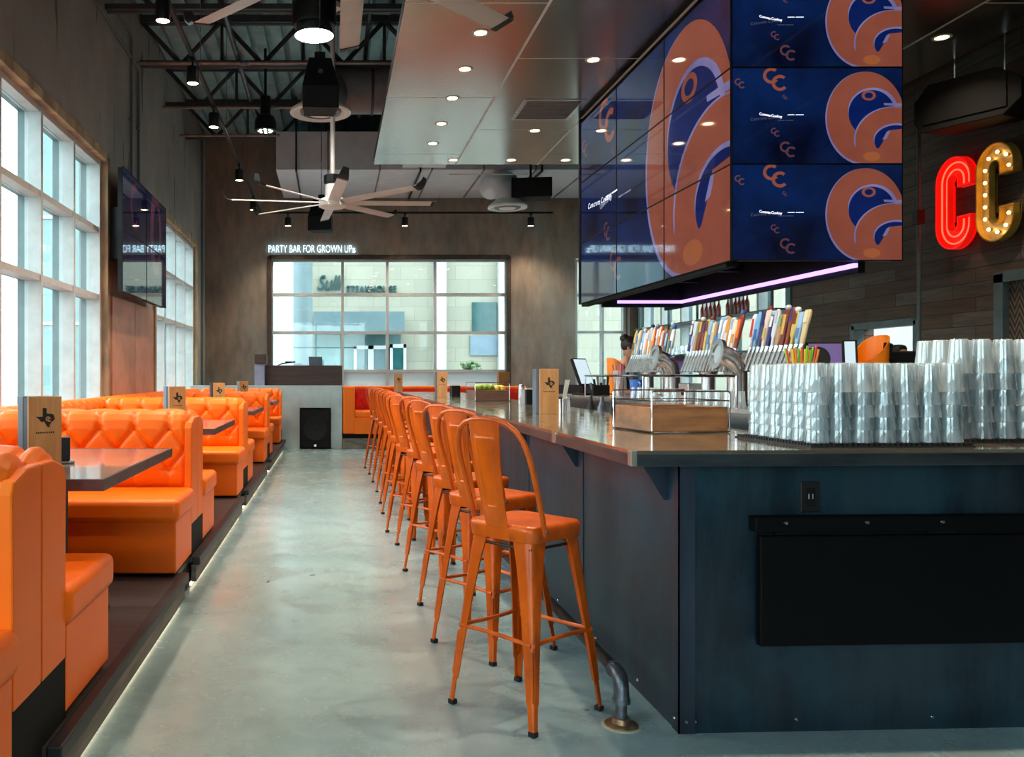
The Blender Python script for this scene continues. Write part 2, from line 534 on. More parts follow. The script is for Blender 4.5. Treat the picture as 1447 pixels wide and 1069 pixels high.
for k, jy in enumerate([2.75, 4.5, 6.25, 8.0, 9.75, 11.5, 13.25, 15.0]):
    b = MB()
    for s in (-1, 1):
        b.box(XL, jy + s * 0.012, 6.1, XR, jy + s * 0.07, 6.19)
        b.box(XL, jy + s * 0.012, 5.52, XR, jy + s * 0.07, 5.58)
    n = 8; w = (XR - XL) / n
    for i in range(n):
        x0 = XL + i * w
        b.cyl((x0, jy, 6.14), (x0 + w / 2, jy, 5.55), 0.032, n=8)
        b.cyl((x0 + w / 2, jy, 5.55), (x0 + w, jy, 6.14), 0.032, n=8)
        b.cyl((x0 + w, jy, 6.14), (x0 + w, jy, 5.55), 0.022, n=8)
    struct(b.build('ceiling_joist', m_joist), 'dark open web steel roof joist')

# ------------------------------------------------------------------ dropped metal soffit over the bar
def mk_soffit():
    m, nt, bs = newmat('satin_metal_ceiling_panel')
    f1 = noise_fac(nt, 1.6, 4, (1, 0.35, 1), True, 0.3, 0.7)
    nt.links.new(mixc(nt, f1, lin((176, 168, 158)), lin((160, 152, 144))), bs.inputs['Base Color'])
    bs.inputs['Metallic'].default_value = 0.9; bs.inputs['Roughness'].default_value = 0.2
    return m
m_soffit = mk_soffit()
m_seam = M('pale_seam_strip', (214, 208, 198), (200, 194, 186), 5, 0.5)
SZ = 4.27; SX0, SX1, SY0, SY1 = 0.568, 5.76, -1.5, 11.8
b = MB()
cols = [0.568, 1.705, 2.84, 3.98, 5.12, 5.76]
for ci in range(5):
    y = SY0 if ci % 2 == 0 else SY0 - 1.08
    ys = [6.68 + 2.275 * k + (0 if ci % 2 == 0 else 1.17) for k in range(-5, 4)]
    ys = [SY0] + [v for v in ys if SY0 < v < SY1] + [SY1]
    for y0, y1 in zip(ys, ys[1:]):
        b.box(cols[ci] + 0.003, y0 + 0.003, SZ, cols[ci + 1] - 0.003, y1 - 0.003, SZ + 0.02)
sof = thing('ceiling_soffit', 'satin metal panelled ceiling hung over the bar', None); del_cat(sof); sof['kind'] = 'structure'
b.build('panel_field', m_soffit, sof)
b = MB()
for c_ in cols[1:5]: b.box(c_ - 0.012, SY0, SZ - 0.002, c_ + 0.012, SY1, SZ + 0.012)
for k in range(-3, 3):
    b.box(0.568, 6.68 + 2.275 * k - 0.006, SZ - 0.001, 1.705, 6.68 + 2.275 * k + 0.006, SZ + 0.012)
    b.box(1.705, 7.85 + 2.275 * k - 0.006, SZ - 0.001, 2.84, 7.85 + 2.275 * k + 0.006, SZ + 0.012)
    b.box(5.12, 6.68 + 2.275 * k - 0.006, SZ - 0.001, 5.76, 6.68 + 2.275 * k + 0.006, SZ + 0.012)
b.build('seam_strip', m_seam, sof)
b = MB()
b.box(SX0, SY0, SZ + 0.02, SX1, SY1, SZ + 0.1)
b.build('backing', m_joist, sof)

# ------------------------------------------------------------------ raised booth platform, low wall
m_plat = M('dark_platform_planks', (58, 54, 54), (38, 36, 38), 5, 0.42, stretch=(0.4, 3, 1), world=True)
m_nose = M('charcoal_nosing', (44, 44, 48), (30, 30, 34), 8, 0.45, 0.3)
m_fascia = M('grey_weathered_fascia', (128, 120, 108), (84, 80, 76), 6, 0.6, stretch=(1, 0.3, 3), world=True)
BY = [2.63, 5.66, 8.8, 11.95, 15.12]
PX = -0.846; PZ = 0.185
segs = [(2.64, BY[1] - 0.68)] + [(BY[k] - 0.27, BY[k + 1] - 0.68) for k in (1, 2)] + [(BY[3] - 0.27, 15.3)]
root = thing('platform', 'low step platform under the orange booths', None); del_cat(root); root['kind'] = 'structure'
MB().box(XL, -2.0, PZ - 0.03, -0.912, 15.45, PZ).build('deck', m_plat, root)
MB().box(XL, -2.0, 0, -0.915, 15.45, PZ - 0.03).build('core', m_blackmatte, root)
for (a, c) in segs:
    MB().box(-0.912, a, PZ - 0.03, PX - 0.045, c, PZ).build('edge_board', m_plat, root)
    MB().box(PX - 0.045, a, PZ - 0.045, PX + 0.004, c, PZ + 0.004).build('nosing', m_nose, root, bevel=0.006)
    MB().box(PX - 0.05, a, 0.035, PX - 0.02, c, PZ - 0.045).build('fascia', m_fascia, root)
m_led = E('warm_white_led', (255, 236, 200), 1.6)
for i, (a, c) in enumerate(segs):
    r_ = thing('led_strip', 'glowing pale strip light along the foot of the booth platform', 'strip light', (0, 0, 0), 0, 'strip lights under the platform edge')
    MB().box(PX - 0.062, a, 0.008, PX - 0.052, c, 0.03).build('strip', m_led, r_)
m_lowwall = M('pale_cement_board', (186, 200, 200), (164, 178, 180), 2.2, 0.6, world=True)
b = MB()
ly = 15.5
x0, x1 = -2.6, 0.17
b.box(x0, ly, 0, -0.60, ly + 0.12, 1.136); b.box(-0.03, ly, 0, x1, ly + 0.12, 1.136); b.box(-0.60, ly, 0.75, -0.03, ly + 0.12, 1.136)
b.box(x0, ly - 0.005, 1.136, x1 + 0.01, ly + 0.14, 1.155)
struct(b.build('wall_low', m_lowwall, bevel=0.003), 'pale low partition wall holding a floor speaker')

# ------------------------------------------------------------------ doors and pass-through on the plank wall
def mk_zigzag():
    m, nt, bs = newmat('zigzag_panel')
    g = nt.nodes.new('ShaderNodeNewGeometry'); sp = nt.nodes.new('ShaderNodeSeparateXYZ'); nt.links.new(g.outputs['Position'], sp.inputs[0])
    pp = math_(nt, 'PINGPONG', sp.outputs['Y'], 0.055)
    s = math_(nt, 'MULTIPLY_ADD', pp, 2.0, sp.outputs['Z'])
    fr = math_(nt, 'FRACT', math_(nt, 'MULTIPLY', s, 13.0))
    k = math_(nt, 'GREATER_THAN', fr, 0.5)
    nt.links.new(mixc(nt, k, lin((112, 90, 66)), lin((38, 30, 26))), bs.inputs['Base Color']); bs.inputs['Roughness'].default_value = 0.6
    return m
m_dframe = M('grey_green_steel', (86, 98, 98), (72, 84, 84), 6, 0.5)
d = thing('door_1', 'zigzag patterned door panel in the plank wall', None); del_cat(d); d['kind'] = 'structure'
b = MB(); b.box(XR - 0.03, 7.82, 0, XR + 0.12, 7.93, 2.28); b.box(XR - 0.03, 6.87, 0, XR + 0.12, 6.95, 2.28); b.box(XR - 0.03, 6.87, 2.2, XR + 0.12, 7.93, 2.3)
b.build('frame', m_dframe, d)
MB().box(XR + 0.03, 6.95, 0, XR + 0.07, 7.82, 2.2).build('leaf', mk_zigzag(), d)
m_kit = M('white_kitchen_wall', (206, 216, 216), (196, 206, 206), 3, 0.6)
b = MB()
kx = XR + 0.25
b.box(kx + 2.2, 8.0, 0, kx + 2.3, 12.0, 3.0); b.box(kx, 7.9, 0, kx + 2.3, 8.0, 3.0); b.box(kx, 11.4, 0, kx + 2.3, 11.5, 3.0)
b.box(kx, 8.0, 2.9, kx + 2.3, 11.4, 3.0)
struct(b.build('wall_kitchen', m_kit), 'pale kitchen walls seen through the opening in the plank wall')
l = bpy.data.lights.new('kitchen_lamp', 'AREA'); l.size = 1.0; l.energy = 60; l.color = (0.95, 1, 1)
lo = bpy.data.objects.new('kitchen_lamp', l); COL.objects.link(lo); lo.location = (kx + 1.2, 9.6, 2.88)
casing('trim_7', 'x', XR, 9.0, 10.12, 0.95, 1.93, m_dframe, 0.08, 0.1, 0.02, -1, 'dark edge of the kitchen opening')
# ------------------------------------------------------------------ orange booths
def mk_vinyl(name, c1, c2, rough=0.42):
    m, nt, bs = newmat(name)
    f = noise_fac(nt, 3.0, 3)
    nt.links.new(mixc(nt, f, lin(c1), lin(c2)), bs.inputs['Base Color'])
    bs.inputs['Roughness'].default_value = rough
    bs.inputs['Specular IOR Level'].default_value = 0.35
    g = noise_fac(nt, 220, 2, lo=0.3, hi=0.7); bump(nt, bs, g, 0.06, 0.002)
    return m
m_or = mk_vinyl('orange_vinyl', (252, 116, 0), (247, 108, 0))
m_btn = mk_vinyl('orange_vinyl_button', (226, 92, 0), (220, 88, 0))
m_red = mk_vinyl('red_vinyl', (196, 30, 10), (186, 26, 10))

def tuft_height(u, v, cols_, rows, su, sv):
    """u along the width, v up; rows: list of v of button rows (low to high), su button pitch, alternate rows offset"""
    top, bot = rows[-1], rows[0]
    def fold(d): return 1.0 - 0.42 * math.exp(-(d / 0.07) ** 2) - 0.20 * (1 - min(1.0, abs(d) / 0.5)) ** 2
    def rowu(r):  # offset of row r
        return 0.0 if (len(rows) - 1 - r) % 2 == 0 else 0.5
    if v >= top:
        d = (u / su - rowu(len(rows) - 1)); d -= round(d)
        k = min(1.0, (v - top) / 0.05)
        return fold(d) - 0.38 * math.exp(-(math.hypot(d, (v - top) / su * 1.6) / 0.15) ** 2)
    if v <= bot:
        d = (u / su - rowu(0)); d -= round(d)
        w = max(0.0, 1 - (bot - v) / 0.06)
        return lerp(1.0 - 0.16 * math.exp(-(d * su / 0.012) ** 2), fold(d), w * w) - 0.38 * math.exp(-(math.hypot(d, (bot - v) / su * 1.6) / 0.15) ** 2)
    for r in range(len(rows) - 1):
        if rows[r] <= v <= rows[r + 1]:
            t = (v - rows[r]) / (rows[r + 1] - rows[r])
            uu = u / su - rowu(r)
            d1 = uu - 0.5 * t; d1 -= round(d1)
            d2 = uu + 0.5 * t; d2 -= round(d2)
            a = min(abs(d1), abs(d2)); b_ = max(abs(d1), abs(d2))
            rr_ = math.hypot(d1, d2)
            return 1.0 - 0.42 * math.exp(-(a / 0.07) ** 2) - 0.20 * (1 - min(1.0, a / 0.5)) ** 2 - 0.38 * math.exp(-(rr_ / 0.15) ** 2)
    return 1.0

def pad_mesh(L, path, rows, su, depth, u0=0.0, nu=150, nv=96, name='pad'):
    """path: (y,z) polyline for the face; extruded along -x from 0 to -L"""
    P = [Vector((0, a, c)) for a, c in path]
    seg = [0]
    for a, c in zip(P, P[1:]): seg.append(seg[-1] + (c - a).length)
    tot = seg[-1]
    def at(s):
        for i in range(len(P) - 1):
            if s <= seg[i + 1] + 1e-9:
                t = (s - seg[i]) / (seg[i + 1] - seg[i]); p = P[i].lerp(P[i + 1], t); tg = (P[i + 1] - P[i]).normalized(); return p, tg
        return P[-1], (P[-1] - P[-2]).normalized()
    b = MB()
    grid = []
    for j in range(nv + 1):
        s = tot * j / nv
        p, tg = at(s)
        p2, tg2 = at(min(tot, s + 0.03)); p1, tg1 = at(max(0, s - 0.03))
        tg = (tg + tg1 + tg2).normalized()
        nrm = Vector((0, tg.z, -tg.y))
        row = []
        for i in range(nu + 1):
            u = L * i / nu
            h = tuft_height(u + u0, s, None, rows, su, None)
            e = min(u, L - u)
            edge = -0.03 * math.exp(-(e / 0.022) ** 2)
            eb = -0.012 * math.exp(-((s) / 0.03) ** 2)
            row.append(b.bm.verts.new(Vector((-u, 0, 0)) + p + nrm * (depth * (h - 1.0) + edge + eb)))
        grid.append(row)
    for j in range(nv):
        for i in range(nu):
            b._f([grid[j][i], grid[j + 1][i], grid[j + 1][i + 1], grid[j][i + 1]])
    # close ends and back
    for i in (0, nu):
        b._f([grid[j][i] for j in range(nv + 1)])
    b._f([grid[0][i] for i in range(nu + 1)] + [grid[nv][i] for i in range(nu, -1, -1)])
    # button positions
    btn = []
    for r, v in enumerate(rows):
        off = 0.0 if (len(rows) - 1 - r) % 2 == 0 else 0.5
        k = 0
        while True:
            u = (k + off) * su - u0; k += 1
            if u < 0.03: continue
            if u > L - 0.03: break
            p, tg = at(v)
            nrm = Vector((0, tg.z, -tg.y))
            btn.append((Vector((-u, 0, 0)) + p + nrm * (-depth * 0.97), nrm))
    return b, btn

BL = 1.40           # booth length
back_path = [(0.205, 0.42), (0.222, 0.50), (0.236, 0.62), (0.243, 0.74), (0.243, 0.82), (0.232, 0.872), (0.205, 0.91), (0.165, 0.93), (0.11, 0.932), (0.05, 0.918), (0.005, 0.895)]
ROWS = [0.135, 0.268, 0.400]
def rounded(b, x0, y0, z0, x1, y1, z1): return b.box(x0, y0, z0, x1, y1, z1)

btn_bm = MB(); btn_bm.sphere((0, 0, 0), 0.014, 6, (1, 1, 0.55)); btn_proto = btn_bm.build('button', m_btn, smooth=True, angle=80)
BTN_ME = btn_proto.data; bpy.data.objects.remove(btn_proto)

def add_buttons(btn, parent, mirror=False):
    for p, nrm in btn:
        o = bpy.data.objects.new('button', BTN_ME); COL.objects.link(o); o.parent = parent
        o.location = p; o.rotation_euler = nrm.to_track_quat('Z', 'Y').to_euler()

PAD = {}
def booth(yc, sides, label, u0=0.1):
    root = thing('booth_bench', label, 'booth seat', (-0.9, yc, PZ), 0, 'orange booth benches along the window wall')
    for s in sides:
        # tufted backrest
        path = back_path
        pm, btn = pad_mesh(BL - 0.03, path, ROWS, 0.222, 0.044, u0 if s < 0 else u0 + 0.05)
        o = pm.build('backrest', m_or, root, smooth=True, angle=75)
        o.location = (-0.03, 0, 0)
        if s < 0:
            o.scale = (1, 1, 1)
            # mirror the mesh in y so the pad faces the viewer
            for v in o.data.vertices: v.co.y = -v.co.y
            o.data.flip_normals()
            btn = [(Vector((p.x, -p.y, p.z)), Vector((n.x, -n.y, n.z))) for p, n in btn]
        add_buttons(btn, o)
        # flat end panel with a piped seam
        b = MB()
        poly = [(0.004 * s, 0.205), (0.235 * s, 0.205), (0.238 * s, 0.60), (0.243 * s, 0.82), (0.225 * s, 0.855), (0.12 * s, 0.885), (0.004 * s, 0.885)]
        b.prism(poly, lambda a, c: (-0.045, a, c), lambda a, c: (0.0, a, c))
        b.build('end_panel', m_or, root, bevel=0.007)
        # seat
        b = MB(); b.box(-BL, s * 0.225, 0.312, 0.02, s * 0.81, 0.445)
        b.build('seat_cushion', m_or, root, bevel=0.035, seg=4, smooth=True, angle=60)
        b = MB(); b.box(-BL, s * 0.24, 0.02, 0.0, s * 0.785, 0.318)
        b.build('seat_base', m_or, root, bevel=0.008)
        MB().box(-BL, s * 0.25, 0.0, -0.05, s * 0.70, 0.03).build('toe_kick', m_blackmatte, root)
    y0 = -0.245 if -1 in sides else -0.02
    y1 = 0.245 if 1 in sides else 0.02
    b = MB(); b.box(-BL, y0, -PZ, -0.004, y1, 0.215); b.build('plinth', m_blackmatte, root)
    b = MB(); b.box(-BL, max(y0, -0.2), 0.2, -0.05, min(y1, 0.2), 0.86); b.build('core_panel', m_or, root)
    return root
BNAMES = ['nearest orange booth bench, its back cut by the left edge of the photo',
          'second orange tufted booth bench from the viewer, facing the first table',
          'third orange tufted booth bench from the viewer, behind the second table',
          'fourth orange booth bench from the viewer, behind the third table',
          'farthest orange booth bench against the pale low partition']
for i, yc in enumerate(BY):
    booth(yc, (-1, 1) if i < 4 else (-1,), BNAMES[i], 0.1 + 0.0 * i)

# wall side benches joining the booths
wl = []
for i in range(4):
    a, c = BY[i] + 0.02, BY[i + 1] - 0.02
    nm = ['first', 'second', 'third', 'farthest'][i]
    root = thing('wall_bench', '%s orange bench section under the left windows, beside the %s booth table' % (nm, nm), 'booth seat', (XL + 0.29, c, PZ), R(-90), 'orange wall bench sections under the windows')
    L = c - a
    # local -x runs from c (root) toward smaller y after rotz -90:  local x -> -y, so -x -> +y ; shift root to a
    root.location = (XL + 0.03, a, PZ)
    pth = [(0.205, 0.42), (0.222, 0.50), (0.236, 0.62), (0.243, 0.74), (0.243, 0.84), (0.23, 0.888), (0.20, 0.918), (0.15, 0.93), (0.10, 0.93), (0.05, 0.922), (0.01, 0.91)]
    pm, btn = pad_mesh(L, pth, ROWS, 0.222, 0.04, 0.05, 200, 60)
    o = pm.build('backrest', m_or, root, smooth=True, angle=75); add_buttons(btn, o)
    MB().box(-L + 0.80, 0.2, 0.312, -0.80, 0.62, 0.445).build('seat_cushion', m_or, root, bevel=0.03, seg=3, smooth=True, angle=60)
    MB().box(-L + 0.80, 0.2, 0.0, -0.80, 0.60, 0.315).build('seat_base', m_or, root, bevel=0.006)
    MB().box(-L, 0.0, 0.0, 0, 0.2, 0.90).build('core_panel', m_or, root)

# ------------------------------------------------------------------ booth tables
m_ttop = M('grey_brown_laminate', (150, 136, 130), (128, 116, 112), 4, 0.14, 0.0, 0.2, detail=6, coat=0.6, spec=0.7)
m_tedge = M('dark_steel_edge', (96, 92, 94), (72, 70, 72), 10, 0.35, 0.6)
TY = [4.03, 7.12, 10.32, 13.5]
for i, ty in enumerate(TY):
    nm = ['nearest grey booth table, cut by the left edge of the photo', 'second grey booth table, between the second and third booths',
          'third grey booth table, mostly behind the third booth', 'farthest grey booth table, just a corner past the fourth booth'][i]
    hy = 0.71 if i == 0 else 0.66
    root = thing('booth_table', nm, 'table', (-1.5, ty, PZ), 0, 'grey tables in the booths')
    MB().box(-0.62, -hy + 0.008, 0.715, 0.592, hy - 0.008, 0.75).build('tabletop', m_ttop, root)
    b = MB(); t = 0.012
    b.box(0.592, -hy, 0.705, 0.605, hy, 0.751); b.box(-0.62, -hy, 0.705, 0.592, -hy + t, 0.751); b.box(-0.62, hy - t, 0.705, 0.592, hy, 0.751)
    b.build('edge_band', m_tedge, root)
    MB().box(0.16, -0.035, 0.02, 0.235, 0.035, 0.71).build('pedestal', m_black, root, bevel=0.004)
    MB().box(0.0, -0.2, 0.0, 0.39, 0.2, 0.02).build('base_plate', m_black, root, bevel=0.004)

# ------------------------------------------------------------------ wooden menu holders
m_mwood = M('light_menu_wood', (214, 160, 104), (196, 138, 84), 9, 0.45, stretch=(4, 4, 0.4))
m_slate = M('slate_menu_cover', (92, 108, 122), (74, 88, 102), 7, 0.5)
m_darkcard = M('dark_menu_card', (48, 50, 58), (40, 42, 50), 7, 0.55)
m_emb = M('burnt_emblem', (36, 32, 32), (28, 26, 26), 9, 0.6)
m_embl = M('pale_emblem_wood', (206, 152, 98), (196, 142, 90), 9, 0.5)
TX = [(0.36, 1.0), (0.56, 1.0), (0.56, 0.74), (0.66, 0.70), (0.80, 0.69), (0.93, 0.66), (0.97, 0.55), (1.0, 0.42), (0.95, 0.36), (0.82, 0.26), (0.73, 0.14), (0.71, 0.0),
      (0.60, 0.04), (0.51, 0.19), (0.44, 0.32), (0.34, 0.28), (0.26, 0.31), (0.18, 0.42), (0.0, 0.56), (0.36, 0.56)]
MT = text_polys('TEXAS & TEXAS', 1.0) if False else []
def menu_holder(loc, rotz, label, w=0.15, h=0.315, d=0.1):
    root = thing('menu_holder', label, 'menu holder', loc, rotz, 'wooden menu holders with a state outline')
    f = MB().box(-w / 2, -0.013, 0, w / 2, 0.0, h).build('front_board', m_mwood, root, bevel=0.002)
    b = MB(); s = 0.085 * w / 0.15
    b.prism([(p[0] * s - s / 2, p[1] * s + h * 0.57) for p in TX], lambda a, c: (a, -0.0145, c), lambda a, c: (a, -0.0128, c))
    b.build('state_emblem', m_emb, f)
    b = MB()
    for (cx, cz, r) in ((0.012, h * 0.57 + s * 0.44, s * 0.13), (0.019, h * 0.57 + s * 0.39, s * 0.11)):
        pts = []
        for k in range(15):
            a = R(40 + 280 * k / 14); pts.append((cx + r * math.cos(a), cz + r * math.sin(a)))
        for k in range(14, -1, -1):
            a = R(40 + 280 * k / 14); pts.append((cx + r * 0.55 * math.cos(a), cz + r * 0.55 * math.sin(a)))
        b.prism(pts, lambda a, c: (a, -0.0152, c), lambda a, c: (a, -0.0144, c))
    b.build('ring_mark', m_embl, f)
    b = MB()
    for k in range(9):
        b.box(-0.042 + k * 0.0095, -0.0136, h * 0.49, -0.042 + k * 0.0095 + 0.006, -0.0128, h * 0.49 + 0.007)
    b.build('small_lettering', m_emb, f)
    MB().box(-w / 2 + 0.002, 0.0005, 0.003, w / 2 - 0.004, d * 0.45, h - 0.006).build('menu_stack', m_darkcard, root)
    MB().box(-w / 2, d * 0.45, 0, w / 2 - 0.004, d, h).build('back_board', m_slate, root, bevel=0.002)
    return root
ZT = PZ + 0.7515
menu_holder((px_x(60, 3.68), 3.70, ZT), R(43), 'large wooden menu holder on the nearest booth table, beside a dark caddy')
menu_holder((px_x(250, 7.0), 7.0, ZT), R(36), 'wooden menu holder on the second booth table')
menu_holder((px_x(309, 10.3), 10.3, ZT), R(30), 'wooden menu holder on the third booth table')
menu_holder((px_x(344, 13.5), 13.5, ZT), R(26), 'smallest and farthest wooden menu holder on the booth tables')
# dark caddy and tray beside the first holder
r_ = thing('napkin_caddy', 'small dark napkin box on a grey tray, behind the nearest menu holder', 'napkin holder', (px_x(86, 3.95), 3.95, ZT), R(20))
MB().box(-0.06, -0.05, 0, 0.06, 0.05, 0.012).build('tray', m_steel, r_, bevel=0.004)
MB().box(-0.045, -0.04, 0.012, 0.04, 0.035, 0.12).build('box', m_darkcard, r_, bevel=0.004)
# ------------------------------------------------------------------ bar stools
def mk_stool_paint():
    m, nt, bs = newmat('worn_orange_paint')
    f = noise_fac(nt, 6.0, 6, (1, 1, 0.5), False, 0.36, 0.66)
    w = noise_fac(nt, 9.0, 6, (1, 1, 0.4), False, 0.60, 0.70)
    c = mixc(nt, f, lin((224, 98, 6)), lin((178, 72, 8)))
    c = mixc(nt, math_(nt, 'MULTIPLY', w, 0.7), c, lin((126, 62, 26)))
    nt.links.new(c, bs.inputs['Base Color']); bs.inputs['Roughness'].default_value = 0.34
    bs.inputs['Metallic'].default_value = 0.15
    return m
m_stool = mk_stool_paint()
m_rubber = M('black_rubber', (20, 20, 22), (28, 28, 30), 20, 0.8)
m_darkrod = M('dark_brown_rod', (58, 34, 24), (44, 28, 22), 20, 0.5, 0.3)
m_bolt = M('bright_bolt', (210, 208, 204), (180, 178, 174), 30, 0.25, 1.0)

def rsq(h, r, n=5, z=0.0):
    pts = []
    for cx, cy, a0 in ((h - r, h - r, 0), (-h + r, h - r, 90), (-h + r, -h + r, 180), (h - r, -h + r, 270)):
        for k in range(n + 1):
            a = R(a0 + 90 * k / n); pts.append((cx + r * math.cos(a), cy + r * math.sin(a), z))
    return pts

def stool_leg(sx, sy):
    b = MB(); rings = []
    prof = [(0.0, 0.092), (0.06, 0.088), (0.16, 0.074), (0.32, 0.060), (0.5, 0.049), (0.7, 0.040), (0.86, 0.034), (0.87, 0.0275), (1.0, 0.024)]
    for t, f in prof:
        c = lerp(0.152, 0.218, t); z = lerp(0.742, 0.012, t); r = f * 0.42; th = 0.0045 + f * 0.04
        L = []
        L.append((f, 0.0))
        L.append((r, 0.0))
        for k in range(1, 5):
            a = R(270 - 90 * k / 5); L.append((r + r * math.cos(a), r + r * math.sin(a)))
        L.append((0.0, r)); L.append((0.0, f))
        L.append((th, f))
        for k in range(5):
            a = R(180 + 90 * k / 4); L.append((th + r * .7 + r * .7 * math.cos(a), th + r * .7 + r * .7 * math.sin(a)))
        L.append((f, th))
        rings.append([(sx * (c - p), sy * (c - q), z) for p, q in L])
    b.loft(rings)
    # raised rib down the lower half of the corner
    rr = []
    for t, w in ((0.60, 0.0035), (0.62, 0.007), (0.83, 0.006), (0.85, 0.003)):
        c = lerp(0.152, 0.218, t) - 0.003; z = lerp(0.742, 0.012, t)
        rr.append([(sx * (c - w * .2), sy * (c - w * 2.2), z), (sx * (c + w * .35), sy * (c + w * .35), z), (sx * (c - w * 2.2), sy * (c - w * .2), z), (sx * (c - w * 2.6), sy * (c - w * 2.6), z)])
    b.loft(rr)
    return b

def make_stool():
    root = thing('bar_stool', 'x', 'bar stool', (0, 0, 0), 0, 'orange metal bar stools along the counter')
    # seat pan: rounded square, rolled edge, shallow dish
    rings = []
    for h, r, z in ((0.160, 0.05, 0.700), (0.1645, 0.05, 0.700), (0.170, 0.055, 0.742), (0.169, 0.055, 0.754), (0.164, 0.055, 0.762), (0.154, 0.05, 0.764), (0.13, 0.05, 0.7615), (0.08, 0.06, 0.758), (0.03, 0.02, 0.757)):
        rings.append(rsq(h, min(r, h), 5, z))
    b = MB(); b.loft(rings, True, True)
    b.build('seat', m_stool, root, smooth=True, angle=50)
    for sx in (-1, 1):
        for sy in (-1, 1):
            lg = stool_leg(sx, sy).build('leg', m_stool, root, smooth=True, angle=50)
            b = MB(); c = 0.2085
            b.box(sx * (c - 0.017), sy * (c - 0.017), 0.0, sx * (c + 0.0115), sy * (c + 0.0115), 0.02)
            b.build('rubber_foot', m_rubber, lg, bevel=0.003)
    # flat foot rests, bowed slightly
    tz = 0.325; c = lerp(0.152, 0.218, (0.742 - tz) / 0.73) - 0.008
    for k, (ax, s) in enumerate((('x', -1), ('x', 1), ('y', -1), ('y', 1))):
        pts = []
        for q in range(7):
            t = q / 6; v = lerp(-c, c, t); bow = (s * (c + 0.004 - 0.016 * (1 - (2 * t - 1) ** 2)))
            pts.append((v, bow, tz) if ax == 'y' else (bow, v, tz))
        MB().tube(pts, 0.0088, 8).build('foot_rest', m_stool, root, smooth=True)
    tz = 0.675; c = lerp(0.152, 0.218, (0.742 - tz) / 0.73) - 0.012
    for ax, s in (('x', -1), ('x', 1), ('y', -1), ('y', 1)):
        p0, p1 = ((-c, s * c, tz), (c, s * c, tz)) if ax == 'y' else ((s * c, -c, tz), (s * c, c, tz))
        MB().cyl(p0, p1, 0.006, n=8).build('brace', m_darkrod, root, smooth=True)
    # back hoop
    pts = []
    half = [(-0.098, 0.176, 0.728), (-0.116, 0.178, 0.80), (-0.142, 0.180, 0.88), (-0.172, 0.181, 0.97), (-0.197, 0.178, 1.04), (-0.214, 0.166, 1.092), (-0.228, 0.142, 1.132),
            (-0.238, 0.106, 1.158), (-0.244, 0.055, 1.171)]
    for p in half: pts.append(p)
    pts.append((-0.246, 0, 1.174))
    for p in reversed(half): pts.append((p[0], -p[1], p[2]))
    MB().tube(pts, 0.0105, 10).build('back_hoop', m_stool, root, smooth=True)
    for s in (-1, 1):
        MB().cyl((-0.098, s * 0.174, 0.745), (-0.098, s * 0.191, 0.745), 0.0075, n=10).build('bolt', m_bolt, root, smooth=True)
    # splat
    b = MB(); rings = []
    n = 12
    def face(t, side):
        z = lerp(0.752, 1.168, t); x = lerp(-0.169, -0.246, t) - 0.010 * math.sin(PI * t)
        w = lerp(0.056, 0.078, t ** 1.2)
        ring = []
        for i in range(15):
            q = -1 + 2 * i / 14
            emb = 0.0
            if 0.16 < t < 0.84:
                if 0.50 < abs(q) < 0.66: emb = 0.0035
            if abs(t - 0.17) < 0.02 and abs(q) < 0.66: emb = 0.0035
            if abs(t - 0.83) < 0.02 and abs(q) < 0.66: emb = 0.0035
            ring.append((x - emb * side * 0 - (0.004 if side > 0 else 0.0) - emb + 0.010 * (1 - q * q) * -0.4, q * w, z))
        return ring
    ts = [0, 0.06, 0.12, 0.155, 0.165, 0.185, 0.2, 0.3, 0.4, 0.5, 0.6, 0.7, 0.8, 0.815, 0.835, 0.85, 0.9, 0.95, 1.0]
    for t in ts:
        fr = face(t, 1); bk = face(t, -1)
        rings.append(fr + list(reversed(bk)))
    b.loft(rings)
    b.build('back_splat', m_stool, root, smooth=True, angle=30)
    # little clamp where the splat meets the seat
    MB().box(-0.176, -0.05, 0.748, -0.150, 0.05, 0.764).build('splat_clamp', m_stool, root, bevel=0.003)
    return root
stool0 = make_stool()
LF = [(635, 993), (610, 907), (590.6, 855), (570, 806.6), (559, 770), (545, 751.6), (539, 726), (536, 711), (531, 695), (525.6, 681), (520.6, 670), (514.7, 661)]
ANG = [38, 34, 33, 30, 36, 28, 33, 30, 34, 31, 35, 30]
SL = ['nearest worn orange metal bar stool, standing clear at the counter corner']
for k in range(1, 11): SL.append('%s worn orange metal bar stool from the viewer in the counter row' % ORD[k])
SL.append('farthest orange metal bar stool, last of the counter row')
for k, ((px, py), a) in enumerate(zip(LF, ANG)):
    D = CAMH * 1200 / (py - 530); X = (px - 470) * D / 1200
    th = R(a); lx, ly_ = -0.215, 0.215
    cx = X - (lx * math.cos(th) - ly_ * math.sin(th)); cy = D - (lx * math.sin(th) + ly_ * math.cos(th))
    if k == 0:
        stool0.location = (cx, cy, 0); stool0.rotation_euler = (0, 0, th); stool0['label'] = SL[0]
    else:
        dup(stool0, (cx, cy, 0), th, SL[k])

